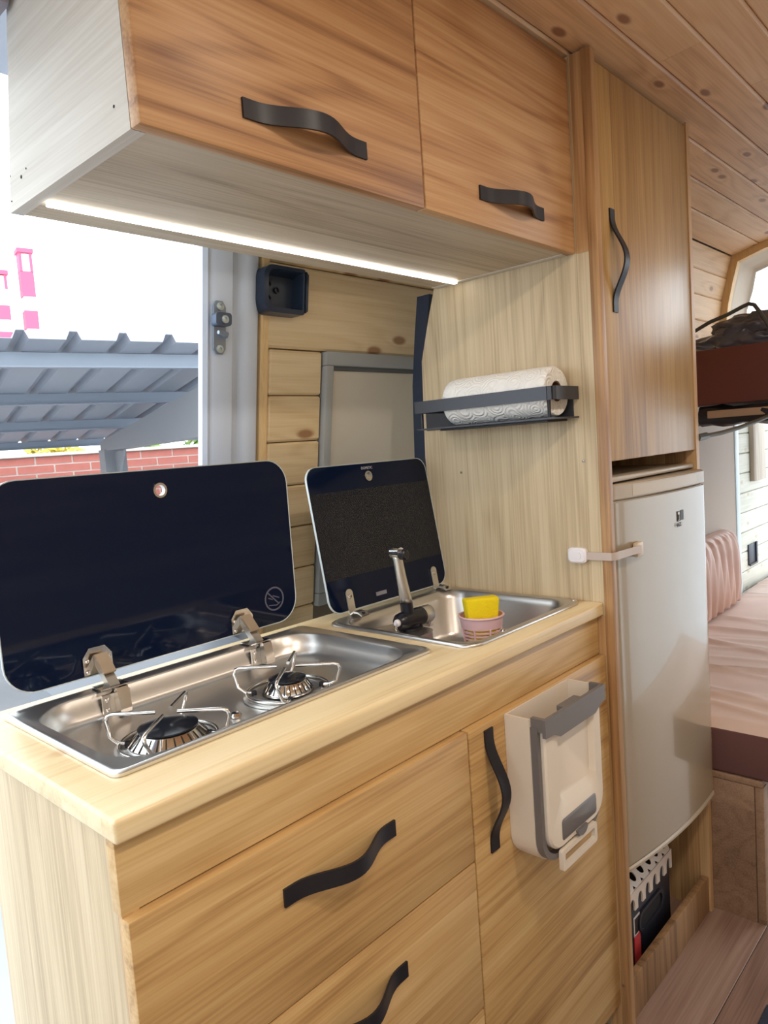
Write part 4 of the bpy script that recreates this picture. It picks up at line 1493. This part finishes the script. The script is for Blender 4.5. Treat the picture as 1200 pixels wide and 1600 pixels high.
# ------------------------------------------------------------------ crate under the fridge
cr = thing('folding_crate', (1.15, 0.2, 0.001), 'black folding crate with white perforated combs under the fridge', 'crate')
CX0, CX1, CY = 0.995, 1.302, 0.030
M_CRATE = plain('crate_plastic', rgb(30, 32, 44), 0.4)
obj('shell', B(CX0, CX1, CY + 0.001, 0.26, 0.001, 0.208, bev=0.006), M_CRATE, cr)
bm = bmesh.new()
ho = rr(1.12, 1.25, 0.100, 0.150, 0.022, 5)
hi_ = rr(1.127, 1.243, 0.107, 0.143, 0.017, 5)
loft(bm, [[(a, CY + 0.0005, b_) for a, b_ in ho], [(a, CY - 0.004, b_) for a, b_ in ho], [(a, CY - 0.004, b_) for a, b_ in hi_], [(a, CY + 0.0005, b_) for a, b_ in hi_]], False, False)
obj('grip_hole', bm, M_CRATE, cr)
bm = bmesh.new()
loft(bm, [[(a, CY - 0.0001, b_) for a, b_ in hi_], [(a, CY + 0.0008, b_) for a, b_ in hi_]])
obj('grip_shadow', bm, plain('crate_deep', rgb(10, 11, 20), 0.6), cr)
obj('sticker', B(1.100, 1.130, CY - 0.0004, CY + 0.0008, 0.108, 0.150), plain('sticker_white', rgb(206, 200, 204), 0.5), cr)
obj('sticker', B(1.100, 1.130, CY - 0.0004, CY + 0.0008, 0.030, 0.1075), plain('sticker_red', rgb(196, 62, 66), 0.5), cr)
bm = bmesh.new()
for (za, zb) in ((0.112, 0.146),):
    box(bm, 1.104, 1.126, CY - 0.0008, CY - 0.0002, za, zb)
obj('sticker_print', bm, M_INK, cr, smooth=False)
# comb: face with arched notches, sloping top with oval holes
M_COMB = plain('comb_plastic', rgb(226, 214, 204), 0.45)
pt = 0.0385
nt_ = 8
for k in range(nt_):
    xa = CX0 + pt * k
    bm = bmesh.new()
    outer, inner = [], []
    for q in range(16):
        a = 2 * PI * q / 16 + PI / 16
        ca, sa = math.cos(a), math.sin(a)
        mxx = max(abs(ca), abs(sa))
        outer.append((xa + pt / 2 + ca / mxx * pt / 2, 0.5 + sa / mxx * 0.5))
        inner.append((xa + pt / 2 + ca * 0.0105, 0.5 + sa * 0.30))
    def TP(a, q_, d):
        return (a, CY - 0.002 + 0.035 * q_, 0.212 + 0.030 * q_ - d)
    loft(bm, [[TP(a, q_, 0.0) for a, q_ in outer], [TP(a, q_, 0.0) for a, q_ in inner], [TP(a, q_, 0.003) for a, q_ in inner]], False, False)
    obj('comb_top', bm, M_COMB, cr, smooth=False)
    bm = bmesh.new()
    arch_ = [(xa + pt / 2 + 0.0115 * math.cos(PI * q / 8), 0.181 + 0.017 * math.sin(PI * q / 8)) for q in range(9)]
    poly = [(xa, 0.168), (xa, 0.2115), (xa + pt, 0.2115), (xa + pt, 0.168), (xa + pt / 2 + 0.0115, 0.168)] + arch_ + [(xa + pt / 2 - 0.0115, 0.168)]
    prism(bm, poly, 'xz', CY - 0.0035, CY + 0.0005)
    obj('comb_tooth', bm, M_COMB, cr, smooth=False)

# ------------------------------------------------------------------ rear bed area
bb = thing('bed_bench', (2.3, 0.08, 0.0), 'plywood bench box under the mattress beside the fridge', 'bench')
obj('front_panel', B(1.457, 1.472, -0.110, 0.3495, 0.0, 0.335, bev=0.001), W_BENCH, bb)
obj('top_board', B(1.456, 3.66, -0.128, 0.3495, 0.336, 0.352, bev=0.002), W_BENCH, bb)
obj('corner_post', B(1.458, 1.486, -0.130, -0.111, 0.0, 0.3355, bev=0.002), W_BENCH, bb)
obj('side_panel', B(1.487, 3.66, -0.126, -0.112, 0.0, 0.3355), W_BENCH, bb)
bm = bmesh.new()
nx, ny = 240, 16
grid = []
rnd = random.Random(4)
fold = [(rnd.uniform(1.55, 3.3), rnd.uniform(0.012, 0.022), rnd.uniform(-0.5, 0.3), rnd.uniform(0.003, 0.008)) for _ in range(26)]
for i_ in range(nx + 1):
    q = i_ / nx
    x_ = 1.456 + 2.18 * q
    rowv = []
    for j_ in range(ny + 1):
        w_ = j_ / ny
        y_ = -0.19 + 0.535 * w_
        z_ = 0.478
        for (fx, fw, fs, fh) in fold:
            d_ = (x_ - fx - fs * (y_ - 0.05)) / fw
            z_ += fh * math.exp(-d_ * d_)
        ed = min(q * 2.18, 2.18 * (1 - q), w_ * 0.535, (1 - w_) * 0.535)
        if ed < 0.03:
            z_ -= 0.018 * (1 - ed / 0.03) ** 2
        z_ = min(z_, 0.491)
        rowv.append(bm.verts.new((x_, y_, z_)))
    grid.append(rowv)
for i_ in range(nx):
    for j_ in range(ny):
        bm.faces.new((grid[i_][j_], grid[i_ + 1][j_], grid[i_ + 1][j_ + 1], grid[i_][j_ + 1]))
mt_ = thing('mattress', (2.4, 0.04, 0.353), 'bed mattress in creased dusty pink cloth on the bench', 'mattress')
obj('top_cover', bm, M_CUSH, mt_, angle=80)
obj('border', B(1.455, 3.64, -0.191, 0.346, 0.353, 0.4635, bev=0.008, seg=3), M_CUSHD, mt_)

# back cushion with gathered cloth
bm = bmesh.new()
secs = []
NS = 120
for (zq, ins_, amp) in ((0.4915, 0.004, 1.0), (0.502, 0.0, 1.0), (0.56, -0.004, 1.0), (0.64, -0.002, 1.0), (0.70, 0.002, 1.0), (0.735, 0.010, 0.9), (0.753, 0.022, 0.7), (0.762, 0.040, 0.3), (0.764, 0.055, 0.1)):
    lp = []
    for k in range(NS):
        t_ = k / NS
        if t_ < 0.70:
            x_ = 2.05 + 0.64 * (t_ / 0.70)
            y_ = 0.262 + 0.03 * (x_ - 2.05) + ins_
            y_ += amp * (0.0065 * math.sin(x_ * 88 + zq * 7) + 0.0045 * math.sin(x_ * 161 + 1.3 - zq * 11))
        elif t_ < 0.78:
            s_ = (t_ - 0.70) / 0.08
            x_ = 2.69 + (0.02 - ins_ * 0.3) * math.sin(s_ * PI / 2)
            y_ = 0.281 + ins_ + (0.347 - 0.281 - ins_) * s_ * s_
        else:
            s_ = (t_ - 0.78) / 0.22
            x_ = 2.71 - 0.66 * s_
            y_ = 0.3475
        lp.append((x_, min(y_, 0.3478), zq))
    secs.append(lp)
loft(bm, secs)
obj('back_cushion', bm, M_SATIN, label='back cushion under gathered pink cloth leaning on the rear wall', cat='cushion', angle=80)

# vent recess and hanging board on the overexposed boards
vt_ = thing('wall_vent', (3.15, RW - 0.01, 0.545), 'small black rectangular vent in the overexposed rear boards', 'vent')
bm = bmesh.new()
box(bm, 3.09, 3.19, RW - 0.0065, RW - 0.0002, 0.552, 0.642, bev=0.001)
obj('recess', bm, plain('vent_dark', rgb(44, 52, 66), 0.4), vt_)
bm = bmesh.new()
box(bm, 3.180, 3.198, RW - 0.012, RW - 0.0066, 0.548, 0.646)
box(bm, 3.09, 3.1799, RW - 0.012, RW - 0.0066, 0.548, 0.556)
obj('frame', bm, M_BLACKPL, vt_, smooth=False)
bm = bmesh.new()
box(bm, 3.15, 3.32, RW - 0.02, RW - 0.0002, 0.916, 1.25, bev=0.002)
obj('hanging_board', bm, wood('taupe_board', (150, 138, 122), (184, 172, 156), (200, 190, 174), 'z', 'x', 0.2, rough=0.6), label='taupe wooden board fixed to the overexposed wall boards', cat='board')

# upper bunk with brown mattress edge, black padding and bags
bk = thing('upper_bunk', (2.6, -0.05, 1.19), 'upper bunk with dark brown side board and black padded edge', 'bunk bed')
obj('side_board', B(2.0, 2.03, -0.62, 0.245, 1.236, 1.400, bev=0.004), M_BUNK, bk)
obj('platform', B(2.031, 3.3, -0.62, 0.245, 1.2365, 1.262), W_BENCH, bk)
obj('edge_strip', B(1.992, 2.012, -0.62, 0.150, 1.196, 1.218, bev=0.002), plain('edge_beige', rgb(170, 144, 122), 0.5), bk)
bm = bmesh.new()
secs = []
rnd = random.Random(9)
for k in range(26):
    y_ = 0.178 - 0.8 * k / 25
    j = [rnd.uniform(-0.006, 0.006) for _ in range(8)]
    secs.append([(2.020 + 0.026 * math.cos(2 * PI * q / 8) + j[q], y_, 1.203 + 0.030 * math.sin(2 * PI * q / 8) + j[(q + 3) % 8]) for q in range(8)])
loft(bm, secs)
obj('black_padding', bm, plain('black_film', rgb(22, 22, 30), 0.35), bk, angle=50)
obj('under_board', B(2.055, 3.3, -0.62, 0.245, 1.175, 1.190), plain('grey_under', rgb(150, 140, 132), 0.6), bk)

# crumpled bag lying on the bunk
bm = bmesh.new()
bmesh.ops.create_icosphere(bm, subdivisions=5, radius=1.0)
rnd = random.Random(3)
from mathutils import noise as mn
for v_ in bm.verts:
    p = v_.co.copy()
    d_ = 0.9 + 0.34 * mn.noise(p * 1.7 + Vector((3, 1, 7))) + 0.30 * abs(mn.noise(p * 3.6)) + 0.10 * abs(mn.noise(p * 8))
    p = p * d_
    v_.co = Vector((2.20 + p.x * 0.14, 0.035 + p.y * 0.19, max(1.402, 1.425 + p.z * 0.085)))
obj('plastic_bag', bm, M_BAG, label='crumpled dark grey plastic bag lying on the upper bunk', cat='bag', angle=60)
bm = bmesh.new()
bmesh.ops.create_icosphere(bm, subdivisions=4, radius=1.0)
for v_ in bm.verts:
    p = v_.co.copy()
    d_ = 1.0 + 0.22 * mn.noise(p * 1.9 + Vector((8, 2, 1))) + 0.12 * abs(mn.noise(p * 4.8))
    p = p * d_
    v_.co = Vector((2.56 + p.x * 0.10, -0.03 + p.y * 0.13, max(1.264, 1.40 + p.z * 0.13)))
obj('holdall', bm, plain('black_cloth', rgb(34, 36, 44), 0.7), label='black cloth holdall behind the plastic bag on the bunk', cat='bag', angle=60)
bm = bmesh.new()
tube(bm, [(2.04, 0.235, 1.403), (2.04, 0.20, 1.462), (2.04, 0.15, 1.484), (2.04, 0.10, 1.497), (2.04, 0.055, 1.514), (2.04, 0.040, 1.518), (2.04, 0.026, 1.513), (2.04, 0.010, 1.488), (2.04, -0.012, 1.446), (2.04, -0.035, 1.403)], 0.0058, 8)
obj('bag_handle', bm, plain('strap_dark', rgb(70, 72, 70), 0.5), label='stiff dark grey carrying loop arching over the bag', cat='handle', angle=80)
# dark hose from the tall cabinet to the bunk
bm = bmesh.new()
tube(bm, [(1.456, -0.008, 1.150), (1.50, -0.002, 1.151), (1.545, 0.0, 1.152), (1.60, -0.015, 1.156), (1.68, -0.035, 1.166), (1.78, -0.05, 1.18), (1.90, -0.06, 1.196), (1.985, -0.065, 1.204)], 0.0055, 8)
hs = thing('grey_hose', (1.7, -0.03, 1.14), 'thin dark grey hose running from tall cabinet to bunk', 'hose')
obj('tube', bm, plain('hose_grey', rgb(92, 90, 82), 0.5), hs, angle=80)
bm = bmesh.new()
tube(bm, [(1.4565, -0.008, 1.150), (1.540, 0.0, 1.152)], 0.0085, 8)
obj('sleeve', bm, plain('sleeve_dark', rgb(78, 82, 76), 0.5), hs)
# dark floor mat at the aisle
bm = bmesh.new()
box(bm, 0.55, 1.20, -0.75, -0.198, 0.0005, 0.008, bev=0.003)
obj('floor_mat', bm, plain('mat_navy', rgb(34, 40, 58), 0.9, bump=0.4, bscale=300), label='dark navy mat on the floor at the aisle', cat='mat')

# ------------------------------------------------------------------ unseen ceiling lamps added over the aisle for warm light from above
def added_lamp(x_, y_, z_, watts, label):
    t = thing('added_lamp', (x_, y_, z_), label, 'lamp', 'added ceiling lamps')
    bm_ = bmesh.new()
    lathe(bm_, [(0.055, 0.0), (0.055, -0.006), (0.044, -0.009), (0.043, -0.004)], (x_, y_, z_), 'z', 28, True, False)
    obj('ring', bm_, M_PUREPL, t)
    bm_ = bmesh.new()
    lathe(bm_, [(0.0425, -0.0042), (0.0425, -0.0052), (0.001, -0.0055)], (x_, y_, z_), 'z', 28)
    obj('diffuser', bm_, plain('lamp_glow', (1, 1, 1, 1), 0.5, emit=(1.0, 0.86, 0.68, 1), estr=6.0), t)
    ld = bpy.data.lights.new('lamp_light', 'AREA')
    ld.shape = 'DISK'
    ld.size = 0.12
    ld.energy = watts
    ld.color = (1.0, 0.88, 0.74)
    lo = bpy.data.objects.new('lamp_light', ld)
    COL.objects.link(lo)
    lo.parent = t
    lo.location = (0, 0, -0.012)


added_lamp(-0.35, -0.75, 1.862, 5.0, 'unseen added ceiling lamp nearest the van front')
added_lamp(0.45, -0.75, 1.862, 6.0, 'unseen added ceiling lamp facing the drawers')
added_lamp(1.15, -0.75, 1.862, 2.0, 'unseen added ceiling lamp facing the fridge')
